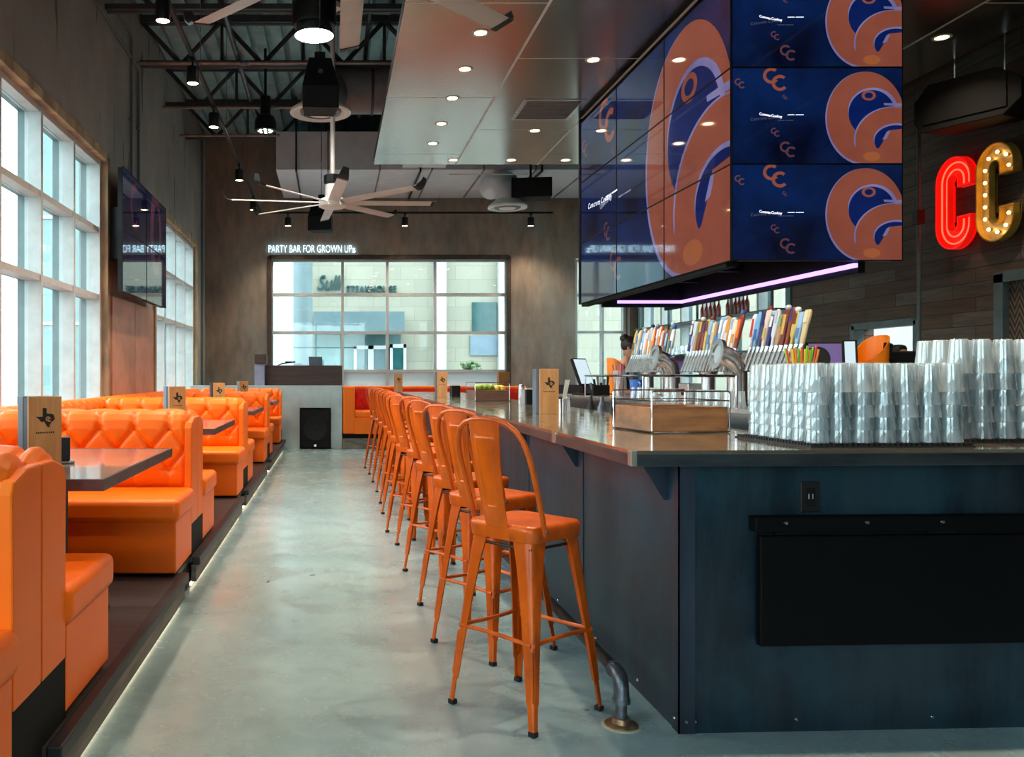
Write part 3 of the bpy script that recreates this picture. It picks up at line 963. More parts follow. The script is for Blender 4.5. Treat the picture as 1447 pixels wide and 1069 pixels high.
# ------------------------------------------------------------------ the bar
def mk_barsteel():
    m, nt, bs = newmat('blackened_steel_sheet')
    f1 = noise_fac(nt, 1.5, 7, (1, 1, 0.6), True, 0.38, 0.62, 0.7)
    f2 = noise_fac(nt, 7.0, 6, (1, 1, 0.12), True, 0.42, 0.64)
    f3 = noise_fac(nt, 0.9, 3, (1, 1, 1.4), True, 0.42, 0.62)
    c = mixc(nt, f1, lin((36, 74, 92)), lin((17, 37, 49)))
    c = mixc(nt, math_(nt, 'MULTIPLY', f2, 0.5), c, lin((56, 76, 88)))
    c = mixc(nt, math_(nt, 'MULTIPLY', f3, 0.22), c, lin((58, 54, 58)))
    nt.links.new(c, bs.inputs['Base Color'])
    bs.inputs['Metallic'].default_value = 0.42; bs.inputs['Roughness'].default_value = 0.4
    bump(nt, bs, f2, 0.04)
    return m
m_bar = mk_barsteel()
m_angle = M('dark_steel_angle', (66, 76, 92), (48, 58, 74), 4, 0.36, 0.7, stretch=(1, 1, 0.2), world=True)
def mk_ctop():
    m, nt, bs = newmat('patinated_metal_counter')
    f1 = noise_fac(nt, 2.4, 6, (1, 1, 1), True, 0.34, 0.68)
    f2 = noise_fac(nt, 14, 5, (1, 0.25, 1), True, 0.4, 0.64)
    c = mixc(nt, f1, lin((214, 198, 172)), lin((180, 166, 146)))
    c = mixc(nt, math_(nt, 'MULTIPLY', f2, 0.4), c, lin((142, 130, 118)))
    nt.links.new(c, bs.inputs['Base Color']); bs.inputs['Metallic'].default_value = 0.85
    mr = nt.nodes.new('ShaderNodeMapRange'); nt.links.new(f2, mr.inputs['Value'])
    mr.inputs['To Min'].default_value = 0.07; mr.inputs['To Max'].default_value = 0.16
    nt.links.new(mr.outputs['Result'], bs.inputs['Roughness'])
    return m
m_ctop = mk_ctop()
m_cedge = M('counter_edge_steel', (92, 96, 100), (62, 68, 76), 5, 0.34, 0.75, stretch=(0.5, 0.5, 3), world=True)
m_clip = M('bright_joint_strip', (196, 188, 172), (170, 162, 150), 9, 0.3, 0.8)

SLP = 0.0436   # front face runs very slightly away from the viewer
BXE = 4.6      # right end of the front run
BX0, BY0 = 1.30, 3.185
BYE = 14.0     # far end of the left run
bar = thing('bar', 'dark blued steel bar front and side below the counter', 'bar', (0, 0, 0))
b = MB()
def fy(x): return BY0 + (x - BX0) * SLP
pl = [(BX0, BY0), (BXE, fy(BXE)), (BXE, fy(BXE) + 0.45), (BX0 + 0.5, BY0 + 0.5), (BX0 + 0.5, BYE), (BX0, BYE)]
b.prism(pl, lambda a, c: (a, c, 0.0), lambda a, c: (a, c, 1.02))
b.build('steel_cladding', m_bar, bar)
b = MB()
b.box(BX0 - 0.004, BY0 - 0.004, 0, BX0 + 0.058, BY0 + 0.002, 1.018); b.box(BX0 - 0.004, BY0 - 0.004, 0, BX0 + 0.001, BY0 + 0.058, 1.018)
b.build('corner_angle', m_angle, bar)
for y in [BY0 + 1.22 * k for k in range(1, 9)]:
    MB().box(BX0 - 0.005, y - 0.01, 0, BX0, y + 0.01, 1.018).build('side_seam_strip', m_angle, bar)
def screw(p, d):
    MB().cyl(p, (p[0] + d[0], p[1] + d[1], p[2] + d[2]), 0.0075, 0.005, 10).build('screw', m_bolt, bar, smooth=True)
for x in (1.325, 1.36, 1.75, 2.28, 2.8): screw((x, fy(x) - (0.004 if x < 1.36 else 0), 0.045), (0, -0.005, 0))
for y in (3.22, 3.62, 4.2, 4.9, 5.8): screw((BX0 - (0.004 if y < 3.24 else 0), y, 0.045), (-0.005, 0, 0))

# fold-down black shelf on the bar front, with outlet above
m_shelf = M('black_powder_coat', (6, 7, 9), (8, 9, 11), 6, 0.5, spec=0.12)
fs = thing('fold_down_shelf', 'black folded-down wall shelf bolted to the bar front', 'shelf', (1.565, fy(1.565), 0.40), math.atan(SLP))
MB().box(0.0, -0.05, 0.362, 2.2, -0.0005, 0.418).build('hinge_rail', m_shelf, fs, bevel=0.004)
MB().box(0.018, -0.052, -0.062, 2.2, -0.02, 0.346).build('shelf_flap', m_shelf, fs, bevel=0.004)
MB().box(0.03, -0.02, 0.0, 2.15, -0.001, 0.36).build('backing', m_blackmatte, fs)
for x in (0.115, 0.425, 0.715, 1.07, 1.45): MB().cyl((x, -0.05, 0.395), (x, -0.056, 0.395), 0.008, 0.006, 10).build('bolt', m_bolt, fs, smooth=True)
for x in (0.13, 0.72, 1.3):
    MB().cyl((x - 0.05, -0.036, 0.355), (x + 0.05, -0.036, 0.355), 0.007, n=8).build('hinge', m_blackmatte, fs, smooth=True)
ox = 1.80
ot = thing('power_outlet', 'dark power outlet plate on the bar front above the black shelf', 'outlet', (ox, fy(ox), 0.885))
MB().box(-0.036, -0.007, -0.058, 0.036, 0.0, 0.058).build('cover_plate', M('dark_bronze_plate', (38, 34, 36), (30, 28, 30), 9, 0.4, 0.4), ot, bevel=0.003)
MB().box(-0.018, -0.010, -0.034, 0.018, -0.0065, 0.034).build('socket', m_blackmatte, ot, bevel=0.002)
b = MB(); b.box(-0.009, -0.0112, -0.007, -0.006, -0.0095, 0.012); b.box(0.006, -0.0112, -0.007, 0.009, -0.0095, 0.012)
b.build('slot', M('pale_slot', (190, 190, 190), None, 9, 0.5), ot)

# counter top: L-shaped slab
CX0, CY0, CT = 1.085, 3.075, 1.07
def cfy(x): return CY0 + (x - CX0) * SLP
LXI = 2.06     # inner edge of the left run
ctr = thing('bar_counter', 'long glossy brown metal bar counter top', 'counter', (0, 0, 0))
pl = [(CX0, CY0), (BXE, cfy(BXE)), (BXE, cfy(BXE) + 0.88), (LXI + 0.1, CY0 + 0.93), (LXI, CY0 + 1.0), (LXI, BYE + 0.1), (CX0, BYE + 0.1)]
b = MB(); b.prism(pl, lambda a, c: (a, c, CT - 0.012), lambda a, c: (a, c, CT)); b.build('top_sheet', m_ctop, ctr)
e = 0.004
pl2 = [(CX0 - e, CY0 - e), (BXE, cfy(BXE) - e), (BXE, cfy(BXE) + 0.06), (CX0 + 0.06, CY0 + 0.06), (CX0 + 0.06, BYE + 0.1), (CX0 - e, BYE + 0.1)]
b = MB(); b.prism(pl2, lambda a, c: (a, c, CT - 0.058), lambda a, c: (a, c, CT - 0.0125)); b.build('edge_fascia', m_cedge, ctr, bevel=0.003)
pl3 = [(CX0 + 0.06, CY0 + 0.06), (BXE, cfy(BXE) + 0.06), (BXE, cfy(BXE) + 0.85), (LXI + 0.08, CY0 + 0.9), (LXI - 0.03, CY0 + 0.98), (LXI - 0.03, BYE + 0.08), (CX0 + 0.06, BYE + 0.08)]
b = MB(); b.prism(pl3, lambda a, c: (a, c, CT - 0.045), lambda a, c: (a, c, CT - 0.0125)); b.build('substrate', m_rust, ctr)
MB().box(CX0 - 0.007, CY0 - 0.007, CT - 0.056, CX0 + 0.016, CY0 + 0.03, CT - 0.001).build('corner_clip', m_clip, ctr, bevel=0.002)
for y in (4.15, 6.1, 8.1, 10.1): MB().box(CX0 - 0.007, y - 0.03, CT - 0.056, CX0 + 0.003, y + 0.03, CT - 0.003).build('joint_clip', m_clip, ctr, bevel=0.002)
for y in (3.3, 4.5, 5.7, 6.9, 8.1, 9.3, 10.5, 11.7):
    b = MB(); b.prism([(BX0, 1.012), (BX0 - 0.10, 1.012), (BX0 - 0.10, 0.998), (BX0 - 0.015, 0.86), (BX0, 0.86)], lambda a, c: (a, y - 0.005, c), lambda a, c: (a, y + 0.005, c))
    b.build('bracket', m_angle, ctr)

# foot rail
fr = thing('foot_rail', 'low black pipe foot rail along the bar, ending in a floor flange', 'foot rail', (1.108, 3.26, 0))
b = MB(); b.cyl((0, 0.075, 0.19), (0, 10.6, 0.19), 0.024, n=14); b.build('rail_pipe', M('worn_black_pipe', (34, 32, 34), (70, 66, 66), 9, 0.4, 0.5, lo=0.5, hi=0.72), fr, smooth=True)
b = MB(); b.tube([(0, 0, 0.10), (0, 0, 0.135), (0, 0.004, 0.158), (0, 0.016, 0.179), (0, 0.036, 0.189), (0, 0.08, 0.19)], [0.031, 0.029, 0.029, 0.029, 0.029, 0.031], 16); b.build('elbow', m_galv, fr, smooth=True)
for q in ([(0, 0, 0.088), (0, 0, 0.103)], [(0, 0.07, 0.19), (0, 0.085, 0.19)]): MB().tube(q, 0.034, 16).build('collar', m_galv, fr, smooth=True, angle=30)
MB().cyl((0, 0, 0.01), (0, 0, 0.095), 0.022, n=14).build('post', m_galv, fr, smooth=True)
b = MB(); b.lathe([(0.062, 0.0), (0.062, 0.008), (0.056, 0.011), (0.036, 0.012), (0.031, 0.03), (0.024, 0.032)], 24); b.build('flange', M('worn_brass_flange', (168, 132, 96), (110, 92, 80), 30, 0.4, 0.7), fr, smooth=True, angle=35)
MB().lathe([(0.075, 0.0), (0.075, 0.002), (0.06, 0.003)], 24).build('sealant_ring', M('old_sealant', (206, 196, 170), (180, 170, 146), 20, 0.8), fr)
for y in (4.8, 7.2, 9.6):
    b = MB(); b.cyl((0, y, 0.0), (0, y, 0.19), 0.018, n=10); b.lathe([(0.055, 0), (0.055, 0.008), (0.03, 0.012)], 16, (0, y, 0)); b.build('support_post', m_galv, fr, smooth=True, angle=35)
# ------------------------------------------------------------------ screens
def mk_screen(name, c1, c2, s, rough=0.04):
    m, nt, bs = newmat(name)
    f = noise_fac(nt, 1.6, 3, (1, 1, 1), False, 0.34, 0.66)
    nt.links.new(mixc(nt, f, (0.004, 0.004, 0.006, 1), (0.006, 0.006, 0.008, 1)), bs.inputs['Base Color'])
    nt.links.new(mixc(nt, f, lin(c1), lin(c2)), bs.inputs['Emission Color'])
    bs.inputs['Emission Strength'].default_value = s
    bs.inputs['Roughness'].default_value = rough
    bs.inputs['Specular IOR Level'].default_value = 0.6
    return m
s_navy = mk_screen('screen_navy', (8, 40, 96), (2, 6, 34), 0.383)
s_navy2 = mk_screen('screen_blue', (10, 38, 110), (6, 26, 84), 0.36)
s_salm = mk_screen('screen_salmon', (182, 100, 78), (160, 84, 66), 0.294)
s_lav = mk_screen('screen_lavender', (170, 160, 214), (120, 116, 176), 0.315)
s_dim = mk_screen('screen_dim_brown', (120, 72, 74), (92, 58, 66), 0.4)
s_text = mk_screen('screen_white', (235, 240, 255), (225, 230, 250), 1.2)
s_warm = mk_screen('screen_orange_glint', (204, 118, 62), (190, 108, 70), 0.294)
SMATS = [s_navy, s_navy2, s_salm, s_lav, s_dim, s_text, s_warm]

def ell(cx, cy, rx, ry, n=56, a0=0, a1=360):
    return [(cx + rx * math.cos(R(lerp(a0, a1, k / n))), cy + ry * math.sin(R(lerp(a0, a1, k / n)))) for k in range(n + (0 if a1 - a0 == 360 else 1))]
def carc(cx, cy, r, t, a0, a1, n=22, sy=1.0, rot=0):
    o = [(cx + r * math.cos(R(lerp(a0, a1, k / n))), cy + sy * r * math.sin(R(lerp(a0, a1, k / n)))) for k in range(n + 1)]
    i = [(cx + (r - t) * math.cos(R(lerp(a1, a0, k / n))), cy + sy * (r - t) * math.sin(R(lerp(a1, a0, k / n)))) for k in range(n + 1)]
    return o + i
# artwork in the units of one 1385 x 810 picture, y down
ART = []
def small_cc(cx, cy, r, mat=2, rot=30):
    for dx, dy in ((-0.35, -0.3), (0.45, 0.4)):
        ART.append((mat, carc(cx + dx * r, cy + dy * r, r * 0.78, r * 0.30, rot, rot + 270)))
ART.append((3, ell(1078, 428, 318, 398)))
ART.append((2, ell(1090, 420, 318, 392)))
ART.append((3, ell(1150, 365, 205, 200)))
ART.append((1, ell(1140, 385, 190, 200)))
ART.append((2, carc(1115, 232, 58, 24, 0, 360, 28, 0.75)))
ART.append((3, [(1236, 296), (1385, 300), (1385, 326), (1240, 316)]))
ART.append((3, ell(1312, 612, 318, 286)))
ART.append((2, ell(1322, 616, 316, 284)))
ART.append((2, [(1010, 640), (1330, 810), (1090, 810), (985, 775)]))
ART.append((3, ell(1345, 605, 190, 135)))
ART.append((1, ell(1340, 620, 180, 134)))
ART.append((2, [(1275, 530), (1400, 516), (1400, 700), (1185, 705), (1235, 620)]))
ART.append((3, [(1262, 540), (1290, 536), (1262, 600), (1225, 612)]))
ART.append((2, ell(1345, 730, 200, 75)))
ART.append((6, ell(1140, 752, 70, 40)))
small_cc(350, 90, 88, 2, 40); small_cc(62, 128, 38, 4, 40); small_cc(352, 545, 34, 4, 40); small_cc(455, 690, 60, 4, 50)
small_cc(430, 245, 18, 4, 20)
TP = text_polys('Concrete Cowboy', 34, 0, 0.95)
wmax = max(p[0] for q in TP for p in q)
for q in TP: ART.append((5, [(185 + p[0] * 222 / wmax, 424 - p[1]) for p in q]))
for k in range(16):
    if k == 7: continue
    ART.append((5, [(413 + k * 8.2, 418), (413 + k * 8.2 + 5.5, 418), (413 + k * 8.2 + 5.5, 424), (413 + k * 8.2, 424)]))
AW, AH = 1385.0, 810.0

def display(loc, rotz, w, h, label, group, col=0, row=0, nc=1, nr=1, art=ART, bez=0.006, base=0, mats=SMATS, thick=0.055):
    """one flat panel showing tile (col,row) of an nc x nr picture; local x right, z up, face toward -y"""
    root = thing('display_screen', label, 'screen', loc, rotz, group)
    b = MB(); b.box(-w / 2 + 0.062, 0.003, -h / 2 + 0.002, w / 2 - 0.062, thick, h / 2 - 0.002)
    b.build('cabinet', m_black, root)
    b = MB()
    b.box(-w / 2, -0.004, -h / 2, w / 2, 0.003, -h / 2 + bez); b.box(-w / 2, -0.004, h / 2 - bez, w / 2, 0.003, h / 2)
    b.box(-w / 2, -0.004, -h / 2 + bez, -w / 2 + bez, 0.003, h / 2 - bez); b.box(w / 2 - bez, -0.004, -h / 2 + bez, w / 2, 0.003, h / 2 - bez)
    b.build('bezel', m_blackmatte, root)
    sw, sh = w - 2 * bez, h - 2 * bez
    b = MB(); b.mi = base
    b.poly([(-sw / 2, 0, -sh / 2), (sw / 2, 0, -sh / 2), (sw / 2, 0, sh / 2), (-sw / 2, 0, sh / 2)])
    for k, (mi, poly) in enumerate(art):
        q = clip_poly([(p[0] / AW * nc - col, p[1] / AH * nr - row) for p in poly], 0, 0, 1, 1)
        if len(q) < 3: continue
        b.mi = mi
        y = -0.00006 * (k + 1)
        pts = [(-sw / 2 + u * sw, y, sh / 2 - v * sh) for u, v in q]
        ar = sum(pts[i - 1][0] * pts[i][2] - pts[i][0] * pts[i - 1][2] for i in range(len(pts)))
        if ar < 0: pts.reverse()
        b.poly(pts)
    b.build('screen', mats, root, normals=False)
    return root
TW, TH = 1.21, 0.682
FX0 = px_x(1033.5, 6.0)
RN = ['top', 'middle', 'bottom']
zb = px_z(368, 6.0)
for r in range(3):
    display((FX0 + TW / 2, 6.0, zb + TH * (2.5 - r)), 0, TW, TH, '%s screen of the three on the front of the video wall' % RN[r], 'screens stacked on the front of the video wall')
CN = ['farthest', 'middle', 'nearest']
for r in range(3):
    for c in range(3):
        display((FX0 - 0.001, 6.0 + 0.004 + TW * (2.5 - c), zb + TH * (2.5 - r)), R(-90), TW, TH,
                '%s row, %s column screen on the long video wall side' % (RN[r], CN[c]), 'screens on the long side of the video wall', c, r, 3, 3)
# dark structure that carries the screens: open box, hanging from the soffit
vw = thing('screen_box', 'black hanging box that carries the screens, open below with a violet light line', 'screen box', (0, 0, 0))
zt = SZ - 0.005; yN, yFf = 6.06, 6.0 + 3 * TW + 0.05
xl, xr = FX0 + 0.06, 3.78
MB().box(xl, yN, zb + 0.03, FX0 + TW, yN + 0.05, zt).build('front_panel', m_blackmatte, vw)
MB().box(xl, yN + 0.05, zb + 0.03, xl + 0.04, yFf, zt).build('side_panel', m_blackmatte, vw)
MB().box(FX0, yFf, zb, xr + 0.1, yFf + 0.05, zt).build('end_panel', m_blackmatte, vw)
MB().box(xr, yN + 0.05, 2.08, xr + 0.05, yFf, zt).build('inner_panel', m_blackmatte, vw)
b = MB(); b.box(xl + 0.04, yFf - 0.5, 2.08, xr, yFf - 0.45, 2.3); b.box(FX0 + 0.02, yN + 0.06, 2.125, FX0 + 0.1, yFf, zb + 0.03)
b.build('lower_rim', m_blackmatte, vw)
b = MB()
for k in range(1, 4): b.box(xl + 0.04, yN + k * 0.9 - 0.02, 2.30, xr, yN + k * 0.9 + 0.02, 2.36)
b.build('cross_bar', m_black, vw)
m_violet = E('violet_strip', (176, 140, 250), 1.4, (200, 190, 230))
b = MB(); b.box(xr - 0.03, yN + 0.05, 2.12, xr - 0.001, yFf - 0.52, 2.15); b.box(xl + 0.2, yFf - 0.53, 2.12, xr - 0.001, yFf - 0.501, 2.15)
b.build('light_strip', m_violet, vw)

# left wall: 2 x 2 dark screens
d_navy = mk_screen('dark_screen_navy', (16, 20, 46), (8, 8, 24), 0.5, 0.03)
d_plum = mk_screen('dark_screen_plum', (78, 40, 58), (54, 30, 46), 0.5, 0.03)
d_m = [d_navy, d_navy, d_plum, d_plum, d_navy, d_plum, d_plum]
ART2 = [(2, ell(1000, 260, 190, 330)), (0, ell(1030, 270, 110, 220)), (2, carc(330, 200, 110, 34, 40, 310, 24, 1.5)), (0, [(0, 700), (1385, 700), (1385, 810), (0, 810)])]
lx = -2.36; sc = 2.47
y0 = 9.54; tw2 = (12.02 - 9.54) / 2; th2 = 0.705
zc = px_z(322.5, 9.54)
for r in range(2):
    for c in range(2):
        display((lx, y0 + tw2 * (c + 0.5), zc + th2 * (0.5 - r)), R(90), tw2, th2, '%s %s of the four dark screens mounted together on the left wall' % (['upper', 'lower'][r], ['near', 'far'][c]),
                'dark screens on the left wall', c, r, 2, 2, ART2, 0.005, 0, d_m, 0.07)
mnt = thing('screen_mount', 'dark steel mount holding the four screens off the left wall', 'mount', (0, 0, 0))
b = MB(); b.box(XL, y0 + 0.3, zc - 0.3, lx - 0.07, y0 + 0.5, zc + 0.3); b.box(XL, 11.1, zc - 0.3, lx - 0.07, 11.3, zc + 0.3); b.build('bracket', m_black, mnt)

# ------------------------------------------------------------------ neon sign on the end wall
m_neon = E('white_blue_neon', (186, 232, 255), 2.6)
NP = text_polys('PARTY BAR FOR GROWN UP', 0.225, 0, 1.0, -0.006)
NP2 = text_polys('s', 0.2, 0, 1.0)
nx0 = px_x(379, YF); nw = px_x(497, YF) - nx0
wm = max(p[0] for q in NP for p in q)
ns = thing('neon_sign', 'glowing white neon words above the end wall window', 'sign', (nx0, YF, px_z(357, YF)))
b = MB()
for q in NP:
    b.prism([(p[0] * nw / wm, p[1]) for p in q], lambda a, c: (a, -0.05, c), lambda a, c: (a, -0.028, c))
for q in NP2:
    b.prism([(p[0] + nw + 0.005, p[1]) for p in q], lambda a, c: (a, -0.05, c), lambda a, c: (a, -0.028, c))
b.build('lettering', m_neon, ns)
b = MB()
for k in range(12): b.cyl((0.08 + k * 0.145, -0.03, 0.08), (0.08 + k * 0.145, 0.0, 0.08), 0.006, n=6)
b.build('standoff', m_blackmatte, ns)

# ------------------------------------------------------------------ the two big C letters
def c_outline(w, h, t, mouth, n=14, inset=0.0):
    """C with round ends in local (a right, c up), open to +a, returns (outer boundary polygon)"""
    w2, h2 = w / 2 - inset, h / 2 - inset
    ro = w2
    out = []
    t = t - 2 * inset; m = mouth + inset
    # outer from upper mouth tip counter clockwise over the top, left side, bottom to lower tip
    out.append((w2, m)); 
    for k in range(n + 1):
        a = R(180 * k / n); out.append((ro * math.cos(a), h2 - ro + ro * math.sin(a)))
    for k in range(n + 1):
        a = R(180 + 180 * k / n); out.append((ro * math.cos(a), -h2 + ro + ro * math.sin(a)))
    out.append((w2, -m))
    ri = ro - t
    out.append((w2 - t, -m))
    for k in range(n + 1):
        a = R(360 - 180 * k / n); out.append((ri * math.cos(a), -h2 + ro + ri * math.sin(a)))
    for k in range(n + 1):
        a = R(180 - 180 * k / n); out.append((ri * math.cos(a), h2 - ro + ri * math.sin(a)))
    out.append((w2 - t, m))
    return out
def big_c(px0, px1, ztop, zbot, name, label, kind):
    D0, D1 = 6.095 * 1200 / (px0 - 470), 6.095 * 1200 / (px1 - 470)
    yc = (D0 + D1) / 2; w = D0 - D1; h = ztop - zbot
    root = thing(name, label, 'letter sign', (XR, yc, (ztop + zbot) / 2), R(-90), 'large lit letters on the plank wall')
    t = w * 0.38; mouth = h * 0.155
    F = lambda dy: (lambda a, c: (a, dy, c))
    back = E('red_sign_face', (255, 12, 6), 0.45, (220, 20, 14)) if kind == 'red' else M('gold_sign_face', (222, 196, 150), (204, 176, 130), 7, 0.35, 0.3)
    side = M('red_enamel', (210, 20, 16), (190, 16, 14), 7, 0.35, emit=(255, 20, 10), estr=0.35) if kind == 'red' else M('gold_enamel', (214, 164, 66), (190, 140, 50), 7, 0.35, 0.3)
    o1 = c_outline(w, h, t, mouth)
    b = MB(); b.prism(o1, F(-0.06), F(-0.05)); b.build('back_plate', back, root)
    # raised rim
    o2 = c_outline(w, h, t, mouth, inset=0.012)
    b = MB(); n = len(o1)
    A = [b.bm.verts.new((p[0], 0 - 0.04, p[1])) for p in o1]; A2 = [b.bm.verts.new((p[0], -0.115, p[1])) for p in o1]
    I2 = [b.bm.verts.new((p[0], -0.115, p[1])) for p in o2]; I = [b.bm.verts.new((p[0], -0.06, p[1])) for p in o2]
    for i in range(n):
        j = (i + 1) % n
        b._f([A[i], A[j], A2[j], A2[i]]); b._f([A2[i], A2[j], I2[j], I2[i]]); b._f([I2[i], I2[j], I[j], I[i]])
    b.build('rim', side, root)
    b = MB(); b.box(-0.15, -0.05, h * .2, -0.05 + 0.0, 0, h * .24); b.box(-0.15, -0.05, -h * .24, -0.05, 0, -h * .2); b.build('wall_bracket', m_blackmatte, root)
    # centre line
    ro = w / 2 - t / 2; line = []
    line.append((ro, mouth + 0.03))
    for k in range(17):
        a = R(180 * k / 16); line.append((ro * math.cos(a), h / 2 - w / 2 + ro * math.sin(a)))
    for k in range(17):
        a = R(180 + 180 * k / 16); line.append((ro * math.cos(a), -h / 2 + w / 2 + ro * math.sin(a)))
    line.append((ro, -mouth - 0.03))
    if kind == 'red':
        tube = E('red_neon_tube', (255, 70, 40), 1.6)
        for dr in (-0.035, 0.035):
            rr = ro + dr; pts = [(rr, -0.085, mouth + 0.03)]
            for k in range(17):
                a = R(180 * k / 16); pts.append((rr * math.cos(a), -0.085, h / 2 - w / 2 + rr * math.sin(a)))
            for k in range(17):
                a = R(180 + 180 * k / 16); pts.append((rr * math.cos(a), -0.085, -h / 2 + w / 2 + rr * math.sin(a)))
            pts.append((rr, -0.085, -mouth - 0.03))
            MB().tube(pts, 0.008, 8).build('neon_tube', tube, root, smooth=True)
    else:
        bulb = E('warm_bulb', (255, 204, 110), 9.0)
        seg = [0]
        for a, c in zip(line, line[1:]): seg.append(seg[-1] + math.dist(a, c))
        for k in range(13):
            s = seg[-1] * (k + 0.4) / 12.8
            for i in range(len(line) - 1):
                if seg[i] <= s <= seg[i + 1]:
                    q = (s - seg[i]) / (seg[i + 1] - seg[i]); p = (lerp(line[i][0], line[i + 1][0], q), lerp(line[i][1], line[i + 1][1], q)); break
            b = MB(); b.sphere((p[0], -0.09, p[1]), 0.015, 8)
            o = b.build('bulb', bulb, root, smooth=True)
            MB().cyl((p[0], -0.06, p[1]), (p[0], -0.08, p[1]), 0.012, n=8).build('bulb_holder', side, o)
    return root
big_c(1323, 1373, px_z(224, 8.4), px_z(354.5, 8.45), 'letter_sign', 'red neon letter C on the plank wall, left of the bulb-lit one', 'red')
big_c(1380, 1434, px_z(203, 7.85), px_z(343, 7.9), 'letter_sign', 'golden letter C lined with small bulbs on the plank wall', 'gold')
# ------------------------------------------------------------------ recessed downlights in the soffit
WARM = (1.0, 0.80, 0.58)
m_lens = E('warm_lens', (255, 214, 158), 22.0)
m_coolens = E('cool_lens', (250, 250, 245), 8.0)
m_trimring = M('pale_trim_ring', (206, 190, 168), (190, 176, 156), 9, 0.4)
dl = None
def downlight(x, y, label, e=60):
    r = thing('downlight', label, 'ceiling light', (x, y, SZ), 0, 'round downlights in the metal ceiling')
    MB().lathe([(0.052, -0.004), (0.075, -0.006), (0.078, 0.0), (0.05, 0.004)], 22, closed=True).build('trim_ring', m_trimring, r, smooth=True, angle=35)
    MB().lathe([(0.0505, -0.0035), (0.0505, 0.006)], 20).build('lens', m_lens, r)
    spot('downlight_beam', (0, 0, -0.012), e, WARM, 120, 0.8, 0.045, r)
rowy = [7.26, 8.12, 8.97, 9.88, 10.72]
for k, y in enumerate(rowy):
    downlight(1.265, y, 'ceiling downlight, %s from the fan in the left row over the stools' % ORD[k])
for (x, y, t) in ((1.64, 11.55, 'far edge downlight nearest the aisle on the metal ceiling'), (2.43, 11.55, 'middle downlight of the far edge row on the metal ceiling'),
                  (3.17, 11.55, 'far edge downlight close to the video wall'), (2.42, 10.16, 'downlight beyond the ceiling vent, between vent and far edge'),
                  (2.42, 7.88, 'downlight left of the video wall, nearer than the ceiling vent'), (5.28, 7.36, 'downlight on the right side of the ceiling near the red glow')):
    downlight(x, y, t)
for k, y in enumerate((6.4, 5.54, 4.6)): downlight(1.265, y, 'added ceiling downlight above the nearest stools, %s before the fan, out of the photo' % ORD[k])  # unseen lamps added to light the near end of the bar
for k, x in enumerate((1.9, 2.9)): downlight(x, 3.4, 'added ceiling downlight above the bar front, %s, out of the photo' % ('left one' if k == 0 else 'right one'), 150)  # unseen lamps added to brighten the counter and its glasses
# return air vent
v = thing('ceiling_vent', 'rectangular air vent set in the metal ceiling left of the video wall', 'vent', (2.37, 9.37, SZ))
b = MB(); b.box(-0.33, -0.36, -0.008, 0.33, -0.32, 0.0); b.box(-0.33, 0.32, -0.008, 0.33, 0.36, 0.0); b.box(-0.33, -0.32, -0.008, -0.29, 0.32, 0.0); b.box(0.29, -0.32, -0.008, 0.33, 0.32, 0.0)
b.build('frame', m_steel, v, bevel=0.002)
b = MB(); b.box(-0.29, -0.32, -0.002, 0.29, 0.32, 0.001)
for k in range(14): b.box(-0.29, -0.31 + k * 0.046, -0.006, 0.29, -0.295 + k * 0.046, -0.002)
b.build('grille', M('dull_vent_grey', (120, 110, 108), (100, 92, 90), 9, 0.5, 0.3), v)

# ------------------------------------------------------------------ track with spot heads
RX, RZ, RY = -1.40, 4.52, 16.6
tr = thing('light_track', 'thin black lighting track hung along the left wall', 'lighting track', (0, 0, 0), 0, 'black lighting tracks')
tr2 = thing('light_track', 'thin black lighting track running across before the end wall', 'lighting track', (0, 0, 0), 0, 'black lighting tracks')
b = MB(); b.box(RX - 0.018, 3.0, RZ - 0.018, RX + 0.018, RY, RZ + 0.018); b.build('rail', m_black, tr)
MB().box(RX + 0.02, RY - 0.018, RZ - 0.018, 4.3, RY + 0.018, RZ + 0.018).build('rail', m_black, tr2)
for (x, y) in ((RX, 6.2), (RX, 9.0), (RX, 11.2), (RX, 13.6), (0.2, RY), (3.0, RY)):
    MB().cyl((x, y, RZ), (x, y, 6.15), 0.004, n=6).build('hanger_wire', m_steel, tr2 if y == RY else tr)
def head(x, y, label, k=0, r=0.062):
    h = thing('track_spotlight', label, 'spotlight', (x, y, RZ - 0.02), 0, 'black spotlights on the lighting track')
    MB().box(-0.02, -0.05, -0.03, 0.02, 0.05, 0.002).build('track_adapter', m_black, h)
    MB().cyl((0, 0, -0.03), (0, 0, -0.075), 0.012, n=8).build('stem', m_black, h)
    MB().lathe([(0.02, -0.07), (r * .9, -0.075), (r, -0.085), (r, -0.235), (r * .94, -0.242), (r * .86, -0.236), (r * .86, -0.2)], 20).build('can', m_black, h, smooth=True, angle=35)
    MB().lathe([(r * .86, -0.236), (r * .86, -0.21)], 20).build('lens', m_lens, h)
    spot('track_beam', (0, 0, -0.245), 110, WARM, 120, 0.8, 0.05, h)
for k, y in enumerate([7.0, 8.5, 10.0, 12.73, 15.0]):
    head(RX, y, ['nearest', 'second nearest', 'third', 'fourth', 'farthest'][k] + ' black spotlight on the track along the left wall')
for k, x in enumerate([px_x(407, 16.6), px_x(572, 16.6), px_x(750, 16.6)]):
    head(x, RY, ['left', 'middle', 'right'][k] + ' black spotlight of the three against the end wall')
for k, y in enumerate((5.5, 4.0)): head(RX, y, 'added black track spotlight along the left wall, %s, out of the photo' % ('beside the near booth' if k else 'just above the frame'))  # unseen spot heads added for extra light on the near side

